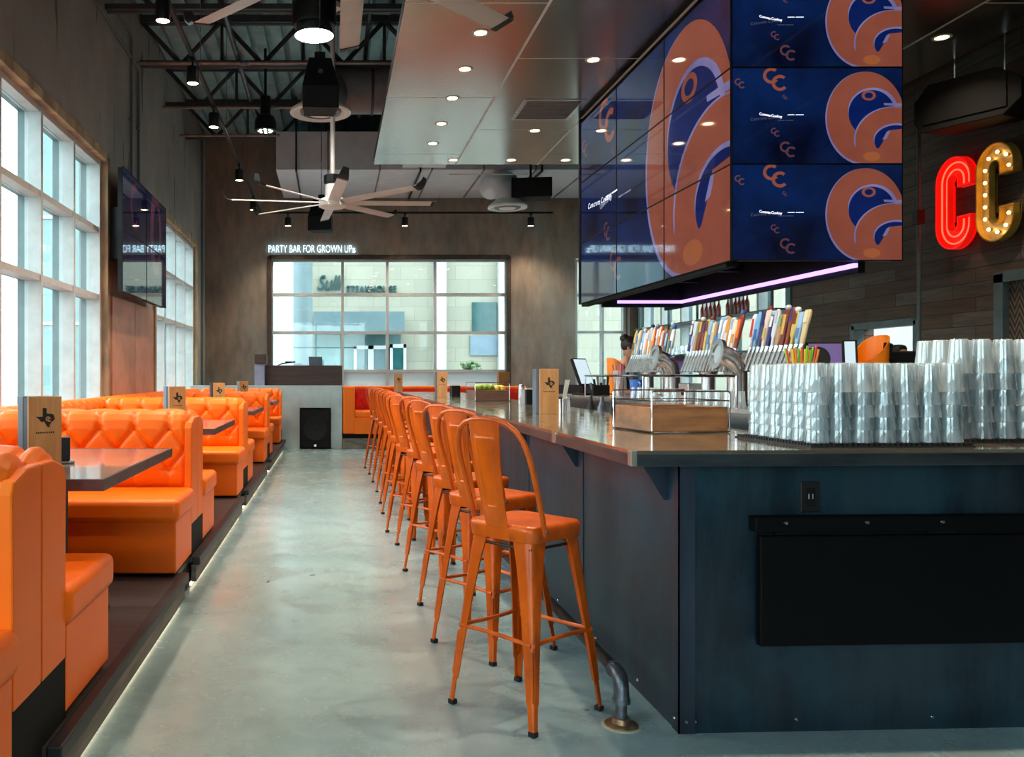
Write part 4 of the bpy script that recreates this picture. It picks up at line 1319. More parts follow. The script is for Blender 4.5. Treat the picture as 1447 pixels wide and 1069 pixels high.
# ------------------------------------------------------------------ ceiling fans
def fan(loc, rot, label, rodtop):
    f = thing('ceiling_fan', label, 'ceiling fan', loc, rot, 'large eight blade ceiling fans')
    MB().lathe([(0.0, -0.055), (0.13, -0.055), (0.155, -0.04), (0.155, 0.03), (0.12, 0.05), (0.07, 0.06), (0.0, 0.06)], 28).build('hub', m_white, f, smooth=True, angle=35)
    MB().lathe([(0.085, 0.055), (0.085, 0.20), (0.07, 0.215), (0.0, 0.215)], 20).build('motor_housing', m_fan, f, smooth=True, angle=35)
    MB().lathe([(0.1, 0.22), (0.1, 0.31), (0.0, 0.31)], 8).build('controller_box', m_black, f)
    MB().cyl((0, 0, 0.2), (0, 0, rodtop), 0.026, n=12).build('downrod', m_fan, f, smooth=True)
    MB().lathe([(0.0, rodtop), (0.09, rodtop), (0.09, rodtop - 0.06), (0.03, rodtop - 0.1)], 16).build('ceiling_cap', m_white, f, smooth=True, angle=35)
    for k in range(8):
        mt = Matrix.Rotation(2 * PI * k / 8, 4, 'Z') @ Matrix.Rotation(R(-14), 4, 'X')
        rings = []
        for x, w, dz in ((0.13, 0.062, 0.0), (0.4, 0.062, 0.004), (0.8, 0.060, 0.008), (1.13, 0.058, 0.012)):
            ring = []
            for (u, v) in ((-1, 0.0), (-0.8, 0.5), (-0.3, 1.0), (0.3, 0.85), (1, 0.1), (0.3, -0.15), (-0.3, -0.2), (-0.8, -0.3)):
                ring.append(mt @ Vector((x, u * w, v * 0.012 + dz)))
            rings.append(ring)
        bl = MB().loft(rings).build('blade', m_fan, f, smooth=True, angle=40)
        b = MB()
        mm = Matrix.Rotation(2 * PI * k / 8, 4, 'Z') @ Matrix.Rotation(R(-14), 4, 'X')
        rings = []
        for (x, z, w) in ((1.125, 0.012, 0.058), (1.17, 0.015, 0.055), (1.205, 0.045, 0.046), (1.225, 0.10, 0.03)):
            rings.append([mm @ Vector((x, w, z - 0.007)), mm @ Vector((x + .008, w, z + 0.009)), mm @ Vector((x + .008, -w, z + 0.009)), mm @ Vector((x, -w, z - 0.007))])
        b.loft(rings); b.build('winglet', m_black, bl)
    return f
fan((0.0, 9.6, 3.29), R(5), 'white eight blade ceiling fan over the aisle, whole in view', 2.25)
fan((0.1, 3.75, 3.215), R(0), 'near white ceiling fan with only three blade ends in view at the top', 2.3)

# ------------------------------------------------------------------ ducts, diffusers
m_darkduct = M('grey_duct', (122, 116, 118), (108, 102, 106), 3, 0.5, 0.25)
d = thing('air_duct', 'wide rectangular sheet metal air duct across the end wall under the roof', 'duct', (0, 0, 0))
dx0 = px_x(390, 14.7)
MB().box(dx0, 14.7, 4.9, 5.6, 17.05, 5.56).build('duct_body', m_duct, d)
for k in range(1, 7):
    x = dx0 + k * 0.9
    b = MB(); b.box(x - 0.012, 14.685, 4.885, x + 0.012, 17.05, 5.575); b.build('flange', m_darkduct, d)
for x in (dx0 + 0.35, dx0 + 2.5, dx0 + 4.6):
    b = MB(); b.box(x - 0.015, 14.66, 4.86, x + 0.015, 14.69, 6.15); b.box(x - 0.015, 14.66, 4.86, x + 0.015, 17.0, 4.885); b.build('hanger_strap', m_black, d)
b = MB(); b.box(1.2, 13.4, 4.93, 1.95, 14.7, 5.4); b.build('branch_duct', m_duct, d)
rd = thing('round_duct', 'large round grey duct behind the hanging speaker', 'duct', (0, 0, 0))
MB().cyl((0.25, 11.9, 5.35), (1.6, 11.9, 5.35), 0.34, n=28).build('duct_body', m_darkduct, rd, smooth=True, angle=40)
MB().tube([(0.3, 11.9, 5.35), (0.15, 11.9, 5.35), (-0.05, 11.8, 5.28), (-0.15, 11.5, 5.12), (-0.17, 11.2, 4.98), (-0.17, 11.15, 4.9)], [0.34, 0.34, 0.32, 0.28, 0.25, 0.24], 22).build('elbow', m_darkduct, rd, smooth=True, angle=40)
for x in (0.55, 0.95, 1.35): MB().lathe([(0.35, -0.02), (0.36, 0), (0.35, 0.02)], 28, (x, 11.9, 5.35), Matrix.Rotation(R(90), 4, 'Y'), True).build('seam_ring', m_joist, rd, smooth=True)
def diffuser(loc, r, label):
    f = thing('round_diffuser', label, 'air diffuser', loc, 0, 'round white air diffusers')
    MB().lathe([(r * .55, 0.17), (r * .62, 0.14), (r, 0.03), (r, 0.0), (r * .88, -0.01), (r * .80, 0.02), (r * .7, 0.03)], 36).build('outer_cone', m_white, f, smooth=True, angle=35)
    MB().lathe([(r * .68, 0.03), (r * .66, 0.0), (r * .52, -0.012), (r * .50, 0.02)], 32).build('middle_ring', m_darkduct, f, smooth=True, angle=35)
    MB().lathe([(0.0, -0.02), (r * .40, -0.015), (r * .45, 0.0), (r * .42, 0.03)], 32).build('center_disc', m_white, f, smooth=True, angle=35)
    return f
diffuser((px_x(453, 11.1), 11.1, px_z(160, 11.1)), 0.40, 'large round white air diffuser behind the hanging speaker')
diffuser((px_x(717, 14.4), 14.4, px_z(294, 14.4)), 0.33, 'round air diffuser under a grey elbow near the video wall')
e2 = thing('duct_elbow', 'grey duct elbow dropping to the round diffuser near the video wall', 'duct', (0, 0, 0))
xq = px_x(717, 14.4); zq = px_z(294, 14.4)
MB().tube([(xq - 0.1, 15.4, 4.75), (xq - 0.02, 14.9, 4.72), (xq, 14.5, 4.6), (xq, 14.4, zq + 0.3), (xq, 14.4, zq + 0.12)], [0.22, 0.22, 0.22, 0.21, 0.2], 20).build('elbow', m_duct, e2, smooth=True)

# ------------------------------------------------------------------ hanging speakers and high bay lamps
def hung_speaker(loc, rz, w, h, label, top=5.6):
    s = thing('hanging_speaker', label, 'speaker', loc, rz, 'black speakers hung from the roof')
    b = MB(); r0 = [(-w / 2, -w * .42, 0), (w / 2, -w * .42, 0), (w * .42, w * .42, 0), (-w * .42, w * .42, 0)]
    b.loft([[(x, y, 0.0) for x, y, _ in r0], [(x, y, h * .42) for x, y, _ in r0], [(x * .62, y * .62 + w * .08, h) for x, y, _ in r0]]); b.build('cabinet', m_blackmatte, s, bevel=0.006)
    b = MB(); b.box(-w * .47, -w * .44, 0.012, w * .47, -w * .42, h * .41); b.build('grille', m_grille, s, bevel=0.003)
    MB().cyl((0, -w * 0.3, h * .70), (0, -w * .36, h * .70), 0.022, n=10).build('badge', m_galv, s, smooth=True)
    MB().box(-0.05, -0.02, h, 0.05, 0.06, h + 0.07).build('hanging_bracket', m_black, s)
    MB().cyl((0, 0.02, h + 0.06), (0, 0.02, top - loc[2]), 0.006, n=6).build('hanger_cable', m_steel, s)
    return s
hung_speaker((px_x(452, 8.0), 8.0, px_z(158, 8.0)), R(4), 0.34, 0.49, 'black tapered speaker hung high over the aisle, below the big lamp')
hung_speaker((px_x(454, 14.3), 14.3, px_z(327, 14.3)), R(-10), 0.40, 0.55, 'black speaker hung behind the whole ceiling fan, near the neon sign')
hs = thing('hanging_speaker', 'wide black speaker box near the ceiling beside the video wall end', 'speaker', (px_x(750, 14.3), 14.3, px_z(281, 14.3)), R(-8), 'black speakers hung from the roof')
MB().box(-0.33, -0.2, 0, 0.33, 0.2, 0.32).build('cabinet', m_blackmatte, hs, bevel=0.01)
MB().box(-0.30, -0.215, 0.02, 0.30, -0.2, 0.30).build('grille', m_grille, hs)
MB().cyl((0, 0, 0.3), (0, 0, 1.5), 0.02, n=8).build('hanger', m_black, hs)
sp = thing('hanging_speaker', 'big black wedge speaker hung above the red and gold letters', 'speaker', (5.90, 7.75, 3.60), R(-62), 'black speakers hung from the roof')
b = MB()
b.prism([(-0.36, 0.0), (0.30, 0.0), (0.44, 0.12), (0.44, 0.30), (0.24, 0.44), (-0.30, 0.44), (-0.42, 0.30), (-0.42, 0.10)], lambda a, c: (a, -0.26, c), lambda a, c: (a * .86, 0.24, c * .86 + 0.04)); b.build('cabinet', m_blackmatte, sp, bevel=0.01)
MB().box(-0.33, -0.272, 0.07, 0.33, -0.26, 0.37).build('grille', m_blackmatte, sp)
for s in (-.2, .2): MB().cyl((s, 0, 0.4), (s, 0, 2.4), 0.006, n=6).build('hanger_cable', m_steel, sp)

def highbay(loc, r, label, cool=True):
    h = thing('high_bay_lamp', label, 'pendant lamp', loc, 0, 'black high bay lamps under the roof')
    MB().lathe([(r * 1.05, 0.10), (r * 1.12, 0.13), (r * 1.12, 0.62), (r * 0.9, 0.66), (0, 0.66)], 28).build('housing', m_black, h, smooth=True, angle=35)
    MB().lathe([(r * .98, 0.0), (r * 1.0, 0.0), (r * .82, 0.13), (r * .8, 0.13)], 28, closed=True).build('reflector', m_galv, h, smooth=True, angle=35)
    MB().lathe([(r * .975, 0.004), (r * .975, 0.012)], 28).build('lens', m_coolens, h)
    MB().cyl((0, 0, 0.66), (0, 0, 5.55 - loc[2]), 0.03, n=8).build('stem', m_black, h)
    spot('high_bay_beam', (0, 0, -0.01), 260, (1, .97, .92), 120, 0.6, r * .8, h)
highbay((px_x(444, 8.6), 8.6, px_z(51, 8.6)), 0.2, 'big black high bay lamp with a bright white disc at the top of the photo')
def smallbay(loc, label):
    h = thing('high_bay_lamp', label, 'pendant lamp', loc, 0, 'black high bay lamps under the roof')
    MB().lathe([(0.15, 0.0), (0.16, 0.0), (0.16, 0.12), (0.13, 0.2), (0.075, 0.235), (0.075, 0.5), (0, 0.5)], 24).build('housing', m_black, h, smooth=True, angle=35)
    MB().lathe([(0.15, 0.004), (0.15, 0.01)], 24).build('face', m_blackmatte, h)
    for k in range(9):
        a = 2 * PI * k / 8; rr = 0.09 if k < 8 else 0
        MB().lathe([(0.02, -0.004), (0.02, 0.005)], 10, (rr * math.cos(a), rr * math.sin(a), 0)).build('led_lens', m_coolens, h)
    MB().cyl((0, 0, 0.45), (0, 0, 1.2), 0.02, n=8).build('stem', m_black, h)
smallbay((px_x(375, 12.4), 12.4, px_z(185, 12.4)), 'smaller black dome lamp with led dots, farther left under the joists')

# ------------------------------------------------------------------ pipes and conduits
def pipe(pts, r, label, mat=m_pipe, grp='sprinkler pipes under the roof', fit=()):
    p = thing('ceiling_pipe', label, 'pipe', (0, 0, 0), 0, grp)
    MB().tube(pts, r, 10).build('pipe', mat, p, smooth=True)
    for q, ax in fit:
        c = Vector(q); d_ = Vector(ax) * 0.06
        MB().cyl(c - d_, c + d_, r * 1.7, n=10).build('coupling', m_galv, p, smooth=True)
pipe([(XL, 11.15, 5.44), (5.5, 11.15, 5.44)], 0.022, 'long bare sprinkler pipe crossing under the second joist in view', fit=(((-1.15, 11.15, 5.44), (1, 0, 0)), ((-0.25, 11.15, 5.44), (1, 0, 0))))
pipe([(XL, 13.0, 5.44), (5.5, 13.0, 5.44)], 0.022, 'bare sprinkler pipe crossing behind the hanging diffuser', fit=(((-0.9, 13.0, 5.44), (1, 0, 0)),))
pipe([(XL, 14.45, 5.42), (-0.9, 14.45, 5.42)], 0.022, 'short pale pipe above the end of the left wall')
pipe([(-1.28, 2.0, 5.62), (-1.28, 15.5, 5.62)], 0.035, 'long pipe running down the room left of the fan', m_galv)
pipe([(0.45, 2.0, 5.75), (0.45, 14.5, 5.75)], 0.03, 'long pipe running beside the metal ceiling edge', m_galv)
for k, (yy, zt_) in enumerate(((11.25, 5.4), (10.85, 5.7))):
    c = thing('wall_conduit', ['electrical conduit down the left wall to the dark screens', 'electrical conduit beside it, bending at the top of the left wall'][k], 'conduit', (0, 0, 0), 0, 'conduits on the left wall')
    MB().tube([(XL + 0.03, yy, 3.0), (XL + 0.03, yy, zt_ - 0.1), (XL + 0.03, yy - 0.03, zt_ - 0.03), (XL + 0.03, yy - 0.15, zt_), (XL + 0.03, 4.0, zt_)], 0.018, 8).build('pipe', m_dframe, c, smooth=True)
    for z in (3.6, 4.6): MB().box(XL, yy - 0.03, z, XL + 0.05, yy + 0.03, z + 0.02).build('strap', m_galv, c)
c = thing('wall_conduit', 'vertical conduit near the corner of the left and end walls', 'conduit', (0, 0, 0), 0, 'conduits on the left wall')
MB().tube([(XL + 0.03, 16.75, 0.2), (XL + 0.03, 16.75, 6.1)], 0.02, 8).build('pipe', m_dframe, c, smooth=True)
c = thing('wall_conduit', 'thin teal steel pole standing before the plank wall left of the red letter', 'conduit', (5.98, 5.98 * 1200 / (1298.5 - 470), 0))
MB().cyl((0, 0, 0.0), (0, 0, 4.24), 0.02, n=10).build('pole', m_dframe, c, smooth=True)
MB().box(-0.05, -0.05, 2.88, 0.03, 0.03, 3.02).build('junction_box', m_black, c)
# ------------------------------------------------------------------ stacked clear glasses on the counter
m_cup = thin_glass('stacked_glass', (0.93, 0.96, 0.97), 0.12, (246, 250, 252), 0.66, 0.06)
m_mat = M('black_bar_mat', (18, 18, 20), (28, 28, 30), 40, 0.7)
def glass_mesh(h, rr, rb, wall=0.0022, n=16):
    b = MB()
    prof = [(rr + .0012, 0.0), (rr + .0018, 0.003), (rr, 0.006), (lerp(rr, rb, .5), h * .5), (rb + .001, h - 0.004), (rb - 0.002, h), (0.0012, h), (0.0012, h - 0.008), (rb - wall - 0.002, h - 0.009), (lerp(rr, rb, .5) - wall, h * .5), (rr - wall, 0.0)]
    b.lathe(prof, n, closed=True)
    o = b.build('tmp', m_cup, smooth=True, angle=30); me = o.data; bpy.data.objects.remove(o); return me
def bar_mat(x0, y0, x1, y1, label):
    m = thing('bar_mat', label, 'bar mat', (x0, y0, CT), math.atan(SLP), 'black rubber mats under the glasses')
    w, d = x1 - x0, y1 - y0
    MB().box(0, 0, 0, w, d, 0.006).build('mat_sheet', m_mat, m)
    b = MB()
    n = int(w / 0.02)
    for k in range(n): b.box(0.003 + k * w / n, 0, 0.006, 0.003 + k * w / n + 0.011, 0.012, 0.016)
    for k in range(int(d / 0.02)): b.box(0, 0.003 + k * 0.02, 0.006, 0.012, 0.014 + k * 0.02, 0.016)
    for k in range(1, int(w / 0.04)): b.box(k * 0.04, 0.012, 0.006, k * 0.04 + 0.012, d, 0.0145)
    b.build('mat_ribs', m_mat, m)
bar_mat(1.80, 3.195, 2.44, 3.75, 'black rubber mat under the left block of stacked glasses')
bar_mat(2.47, 3.40, 3.45, 3.86, 'black rubber mat under the right block of taller stacked glasses')
GA = glass_mesh(0.112, 0.0425, 0.031)
GB = glass_mesh(0.140, 0.0455, 0.032)
def stacks(me, x0, y0, nx, ny, pitch, n, dz, block, keep):
    for j in range(ny):
        for i in range(nx):
            if not keep(i, j): continue
            for k in range(n):
                o = bpy.data.objects.new('drinking_glass', me); COL.objects.link(o)
                jx, jy = random.uniform(-.002, .002), random.uniform(-.002, .002)
                o.location = (x0 + i * pitch + jx * k * .6, y0 + j * pitch + i * pitch * SLP + jy * k * .6, CT + 0.0165 + k * dz)
                o.rotation_euler = (0, 0, random.uniform(0, 6.28))
                lv = ['bottom', 'second from bottom', 'middle', 'second from top', 'top'][k]
                tag(o, 'upturned clear glass, %s of %s stack from left, %s row, %s block' % (lv, ORD[i], ['front', 'second', 'third', 'fourth', 'fifth', 'sixth'][j], block), 'glass',
                    'upturned glasses stacked on the bar, %s block' % block)
stacks(GA, 1.852, 3.25, 7, 6, 0.088, 5, 0.048, 'left', lambda i, j: j < 2 or i < 2 or (j == 5 and i > 3))
stacks(GB, 2.555, 3.47, 5, 3, 0.094, 5, 0.066, 'right taller', lambda i, j: j < 2 or i == 0)

# ------------------------------------------------------------------ wooden caddies with wire frames
m_walnut = M('oiled_walnut', (172, 118, 76), (122, 82, 54), 5, 0.42, stretch=(0.5, 1, 3.5), detail=7)
m_walnut2 = M('dark_walnut', (112, 78, 62), (84, 58, 48), 5, 0.45, stretch=(0.5, 1, 3.5))
def caddy(loc, rz, w, d, hw, hf, wood, label):
    c = thing('condiment_caddy', label, 'caddy', loc, rz, 'wooden condiment caddies with wire frames')
    t = 0.012
    MB().box(0.006, 0.006, 0.008, w - 0.006, 0.006 + t, hw).build('front_board', wood, c, bevel=0.002)
    MB().box(0.006, d - 0.006 - t, 0.008, w - 0.006, d - 0.006, hw).build('back_board', wood, c, bevel=0.002)
    MB().box(0.006, 0.006 + t, 0.008, 0.006 + t, d - 0.006 - t, hw).build('side_board', wood, c, bevel=0.002)
    MB().box(w - 0.006 - t, 0.006 + t, 0.008, w - 0.006, d - 0.006 - t, hw).build('side_board', wood, c, bevel=0.002)
    MB().box(0.018, 0.018, 0.008, w - 0.018, d - 0.018, 0.02).build('bottom_board', wood, c)
    for y in (0.0, d):
        r = 0.012; pts = []
        for cx, cz, a0 in ((w - r, hf - r, 0), (r, hf - r, 90), (r, r + .004, 180), (w - r, r + .004, 270)):
            for k in range(5):
                a = R(a0 + 90 * k / 4); pts.append((cx + r * math.cos(a), y, cz + r * math.sin(a)))
        MB().tube(pts, 0.0038, 8, closed=True).build('wire_loop', m_chrome, c, smooth=True)
    b = MB()
    for x in (0.0, w):
        for z in (hf - 0.045,): b.tube([(x, 0, z), (x, d, z)], 0.0035, 8)
    b.tube([(0, 0, hf - 0.045), (w, 0, hf - 0.045)], 0.0025, 8); b.tube([(0, d, hf - 0.045), (w, d, hf - 0.045)], 0.0025, 8)
    b.tube([(0, 0, 0.006), (0, d, 0.006)], 0.0035, 8); b.tube([(w, 0, 0.006), (w, d, 0.006)], 0.0035, 8)
    b.build('cross_wire', m_chrome, c, smooth=True)
    return c
caddy((px_x(921, 3.99), 3.99, CT), R(7), 0.392, 0.40, 0.122, 0.197, m_walnut, 'large walnut caddy with chrome wire frame beside the stacked glasses')
cm = caddy((px_x(671.5, 8.85), 8.85, CT), R(2), 0.36, 0.5, 0.115, 0.195, m_walnut2, 'dark wooden wire-framed caddy full of limes and lemons, farther down the bar')
m_lime = M('lime_peel', (150, 172, 60), (122, 150, 42), 30, 0.45)
m_lemon = M('lemon_peel', (222, 190, 74), (206, 170, 60), 30, 0.45)
rr = random.Random(5)
x0, y0 = px_x(671.5, 8.85), 8.85
q = 0
for lay in range(2):
    for j in range(2):
        for i in range(5):
            lim = i < 2 or (i == 2 and j == 0)
            b = MB(); b.sphere((0, 0, 0), 0.033, 8, (1, 1.18, 1))
            nm = 'lime' if lim else 'lemon'
            o = b.build(nm, m_lime if lim else m_lemon, smooth=True, angle=80)
            o.location = (x0 + 0.056 + i * 0.061 + rr.uniform(-.004, .004), y0 + 0.07 + j * 0.085, CT + 0.075 + lay * 0.058 + rr.uniform(0, .006) + (0.012 if lim and lay else 0))
            o.rotation_euler = (0, 0, rr.uniform(0, 3)); q += 1
            tag(o, '%s %s in the dark wooden caddy on the bar' % ('green' if lim else 'yellow', nm), nm, '%ss heaped in the dark wooden caddy' % nm)

# bar-top menu holders
menu_holder((px_x(776, 5.96), 5.97, CT), R(4), 'wooden menu holder on the bar counter, the nearest of those on the bar', 0.135, 0.318, 0.16)
menu_holder((px_x(625, 10.6), 10.62, CT), R(0), 'wooden menu holder on the bar counter left of the lime caddy', 0.13, 0.318, 0.2)
menu_holder((px_x(563, 13.9), 13.9, CT), R(0), 'tiny far wooden menu holder at the end of the bar', 0.13, 0.30, 0.12)
# black napkin boxes and glass shakers along the counter
def napkin_box(px, d, label, w=0.11, h=0.14):
    n = thing('napkin_box', label, 'napkin holder', (px_x(px, d), d, CT), R(8), 'black napkin boxes on the bar')
    MB().box(-w / 2, -0.06, 0, w / 2, 0.06, h).build('box', m_black, n, bevel=0.005)
    MB().box(-w / 2 + .012, -0.05, h - 0.004, w / 2 - .012, 0.05, h + 0.012).build('napkins', M('paper_napkin_' + str(px), (196, 190, 186), None, 9, 0.8), n)
napkin_box(748, 8.0, 'black napkin box on the bar left of the nearest bar menu holder')
napkin_box(643, 10.9, 'black napkin box right of the second bar menu holder')
def shaker(px, d, label, h=0.15):
    s = thing('glass_shaker', label, 'shaker', (px_x(px, d), d, CT), 0, 'clear shakers on the bar')
    MB().lathe([(0.03, 0.0), (0.032, 0.01), (0.03, h * .7), (0.026, h * .76), (0.0, h * .76)], 14).build('jar', m_cup, s, smooth=True, angle=40)
    MB().lathe([(0.028, h * .76), (0.028, h * .95), (0.02, h), (0.0, h)], 14).build('metal_cap', m_steel, s, smooth=True, angle=40)
shaker(737, 7.9, 'clear shaker with metal cap left of the black napkin box', 0.19)
shaker(800, 6.3, 'clear metal-capped shaker right of the nearest bar menu holder', 0.12)
st = thing('straw_cup', 'small steel cup holding straws behind the nearest bar menu holder', 'cup', (px_x(796, 6.2), 6.22, CT))
MB().lathe([(0.03, 0), (0.034, 0.10), (0.031, 0.10), (0.028, 0.004)], 14, closed=True).build('cup', m_steel, st, smooth=True, angle=40)
for k in range(4): MB().cyl((0.006 * k - .01, 0.004, 0.02), (0.02 + 0.012 * k, 0.01 * k - .01, 0.24), 0.0035, n=6).build('straw', m_white, st)

# ------------------------------------------------------------------ service island with tap towers
isl = thing('service_island', 'stainless steel island behind the bar carrying the beer taps', 'counter', (0, 0, 0))
IZ = 1.15
MB().box(2.5, 4.45, 0.0, 3.1, 8.9, IZ - 0.03).build('cabinet', m_steel, isl, bevel=0.004)
MB().box(2.34, 4.42, IZ - 0.03, 3.12, 8.92, IZ).build('top', m_steel, isl, bevel=0.003)
b = MB(); b.box(2.36, 4.6, 0.86, 2.5, 8.8, 0.88); b.build('shelf', m_steel, isl)
b = MB(); b.tube([(2.38, 5.0, IZ + 0.19), (2.38, 8.0, IZ + 0.19)], 0.009, 8)
for y in (5.0, 6.5, 8.0): b.tube([(2.38, y, IZ), (2.38, y, IZ + 0.19)], 0.008, 8)
b.build('glass_rail', m_chrome, isl, smooth=True)
sc2 = thing('service_counter', 'low dark back counter carrying the tills right of the taps', 'counter', (0, 0, 0))
MB().box(3.2, 4.75, 0, 4.3, 5.5, IZ - 0.02).build('cabinet', m_black, sc2)
MB().box(3.18, 4.72, IZ - 0.02, 4.32, 5.52, IZ).build('top', m_steel, sc2)

TAPC = [(232, 236, 244), (60, 96, 176), (244, 240, 236), (226, 176, 92), (176, 206, 236), (240, 240, 244), (204, 52, 34), (236, 236, 240), (120, 160, 120), (66, 70, 120), (176, 126, 62), (232, 234, 240),
        (238, 120, 24), (190, 196, 210), (150, 60, 40), (244, 220, 190), (236, 238, 242), (222, 150, 70), (240, 236, 238), (150, 190, 226), (92, 128, 190), (216, 196, 150), (150, 190, 230), (206, 180, 90),
        (140, 64, 44), (120, 52, 40), (186, 140, 90), (214, 216, 232), (40, 48, 110), (226, 206, 196), (64, 56, 110), (120, 178, 224)]
TAPM = {}
def tapm(c):
    if c not in TAPM: TAPM[c] = M('tap_handle_%d_%d_%d' % c, c, None, 12, 0.35)
    return TAPM[c]
CN_ = lambda c: 'x'
def tower(y0, y1, label, seed, lift=0.0, longer=0.0):
    X = 2.75; rg = random.Random(seed)
    t = thing('tap_tower', label, 'beer tap tower', (X, y0, IZ), 0, 'chrome beer tap towers on the island')
    L = y1 - y0; Z = 0.285 + lift
    MB().cyl((0, 0, Z), (0, L, Z), 0.058, n=22).build('manifold_tube', m_steel, t, smooth=True, angle=40)
    for y in (0.0, L): MB().lathe([(0.0, -0.012), (0.07, -0.012), (0.07, 0.012), (0.0, 0.012)], 22, (0, y, Z), Matrix.Rotation(R(90), 4, 'X')).build('end_cap', m_chrome, t, smooth=True, angle=40)
    for y in (L * .25, L * .75):
        b = MB(); b.cyl((0.0, y, 0.0), (0.0, y, Z - .03), 0.045, n=18); b.lathe([(0.085, 0), (0.085, 0.012), (0.05, 0.018)], 20, (0, y, 0)); b.lathe([(0.05, Z - .10), (0.075, Z - .06), (0.06, Z - .02)], 20, (0, y, 0))
        b.build('support_column', m_steel, t, smooth=True, angle=40)
    n = int(round(L / 0.054))
    for k in range(n):
        y = 0.03 + (L - 0.06) * k / (n - 1)
        b = MB(); b.cyl((-0.05, y, Z + 0.01), (-0.095, y, Z + 0.005), 0.012, n=8); b.cyl((-0.125, y, Z - 0.065), (-0.085, y, Z + 0.05), 0.0125, 0.011, n=8); b.cyl((-0.086, y, Z + 0.045), (-0.07, y, Z + 0.085), 0.008, 0.014, 8)
        f = b.build('faucet', m_steel, t, smooth=True, angle=40)
        c = TAPC[(k + seed * 7) % len(TAPC)]; c2 = TAPC[(k * 5 + seed * 3 + 6) % len(TAPC)]
        hl = rg.uniform(0.19, 0.235) + longer; w = rg.uniform(0.02, 0.026); kind = (k + seed) % 4
        base = Vector((-0.07, y, Z + 0.085)); dr = Vector((0.20, rg.uniform(-.05, .05), 1)).normalized()
        sd = Vector((0, 1, 0)); nr = dr.cross(sd).normalized()
        b = MB(); rings = []
        if kind == 0: pf = [(0, .5, .7), (.12, .8, 1), (.5, 1, 1), (.95, 1.05, 1), (1, .9, .7)]
        elif kind == 1: pf = [(0, .45, .8), (.2, .5, .9), (.3, 1, 1.2), (.75, 1.1, 1.1), (.9, .9, 1), (1, .45, .6)]
        elif kind == 2: pf = [(0, .5, 1), (.35, .62, 1.1), (.6, .8, 1.3), (.8, 1.05, 1.4), (.92, .95, 1.3), (1, .5, .8)]
        else: pf = [(0, .6, .9), (.1, .7, 1), (.62, .95, 1), (.7, 1.15, 1.2), (.95, 1.2, 1.1), (1, 1.0, .8)]
        for (s, a, d_) in pf:
            cc = base + dr * hl * s; A = sd * w * a; B = nr * 0.009 * d_
            rings.append([cc - A * .8 - B, cc + A * .8 - B, cc + A - B * .4, cc + A + B * .4, cc + A * .8 + B, cc - A * .8 + B, cc - A + B * .4, cc - A - B * .4])
        b.loft(rings)
        h = b.build('tap_handle', tapm(c), t, smooth=True, angle=35)
        s0, s1 = rg.choice([(.3, .85), (.5, .9), (.2, .5), (.62, .95)])
        b = MB()
        for sg in (-1, 1):
            p0 = base + dr * hl * s0; p1 = base + dr * hl * s1; off = nr * 0.0135 * sg; A = sd * w * .62
            b.loft([[p0 - A + off, p0 + A + off, p0 + A + off * .8, p0 - A + off * .8], [p1 - A + off, p1 + A + off, p1 + A + off * .8, p1 - A + off * .8]])
        b.build('label_patch', tapm(c2), h)
        if rg.random() < .45:
            b = MB(); b.sphere(base + dr * (hl + 0.012), 0.018, 7); b.build('handle_top', tapm(TAPC[(k * 3 + 1) % len(TAPC)]), h, smooth=True)
    return t
tower(6.72, 7.62, 'farthest chrome tap tower with blue and white beer handles, beside the pink straws', 1)
tower(5.62, 6.42, 'middle chrome tap tower with orange and white beer handles', 2, 0.0, 0.0)
tower(4.82, 5.48, 'nearest chrome tap tower with tall dark and blue beer handles', 3, 0.0, 0.0)
def elbow_pipe(y, label, top=0.30):
    p = thing('drain_elbow', label, 'pipe', (2.62, y, IZ), 0, 'wide chrome elbow pipes between the taps')
    pts = [(0, 0, 0)]; pts.append((0, 0, top - .12))
    for k in range(1, 7):
        a = R(90 * k / 6); pts.append((-0.14 + 0.14 * math.cos(a), -0.03 * math.sin(a), top - .12 + 0.15 * math.sin(a)))
    MB().tube(pts, 0.062, 20).build('elbow', m_steel, p, smooth=True, angle=50)
    c = Vector(pts[-1])
    MB().lathe([(0.062, -0.014), (0.098, -0.014), (0.098, 0.010), (0.062, 0.010)], 24, c, Matrix.Rotation(R(-80), 4, 'Y'), True).build('rim_flange', m_steel, p, smooth=True, angle=40)
    MB().lathe([(0.08, 0), (0.08, 0.012), (0.06, 0.012)], 22).build('base_flange', m_steel, p, smooth=True, angle=40)
elbow_pipe(6.56, 'wide steel elbow pipe between the farthest and middle tap towers')
elbow_pipe(5.50, 'wide steel elbow pipe right of the middle tap tower')

# glasses standing in front of the taps
GC = glass_mesh(0.10, 0.034, 0.028, 0.002, 12)
for k in range(14):
    if k == 9: continue
    o = bpy.data.objects.new('drinking_glass', GC); COL.objects.link(o); o.location = (2.42, 5.05 + k * 0.135, IZ)
    tag(o, 'small upturned glass on the steel island in front of the taps', 'glass', 'small glasses on the island below the taps')
bl = thing('water_pitcher', 'blue plastic jug hanging below the farthest taps', 'jug', (2.44, 6.82, IZ))
m_blue = M('blue_plastic', (70, 120, 200), (56, 104, 186), 9, 0.35)
MB().lathe([(0.045, 0), (0.05, 0.12), (0.055, 0.16), (0.051, 0.16), (0.045, 0.12), (0.04, 0.006)], 16, closed=True).build('body', m_blue, bl, smooth=True, angle=40)
MB().tube([(0.0, -0.05, 0.14), (0.0, -0.085, 0.12), (0.0, -0.085, 0.06), (0.0, -0.047, 0.04)], 0.008, 8).build('handle', m_blue, bl, smooth=True)
kg = thing('steel_box', 'small square steel dispenser with a dark hole below the middle taps', 'dispenser', (2.40, 5.72, IZ))
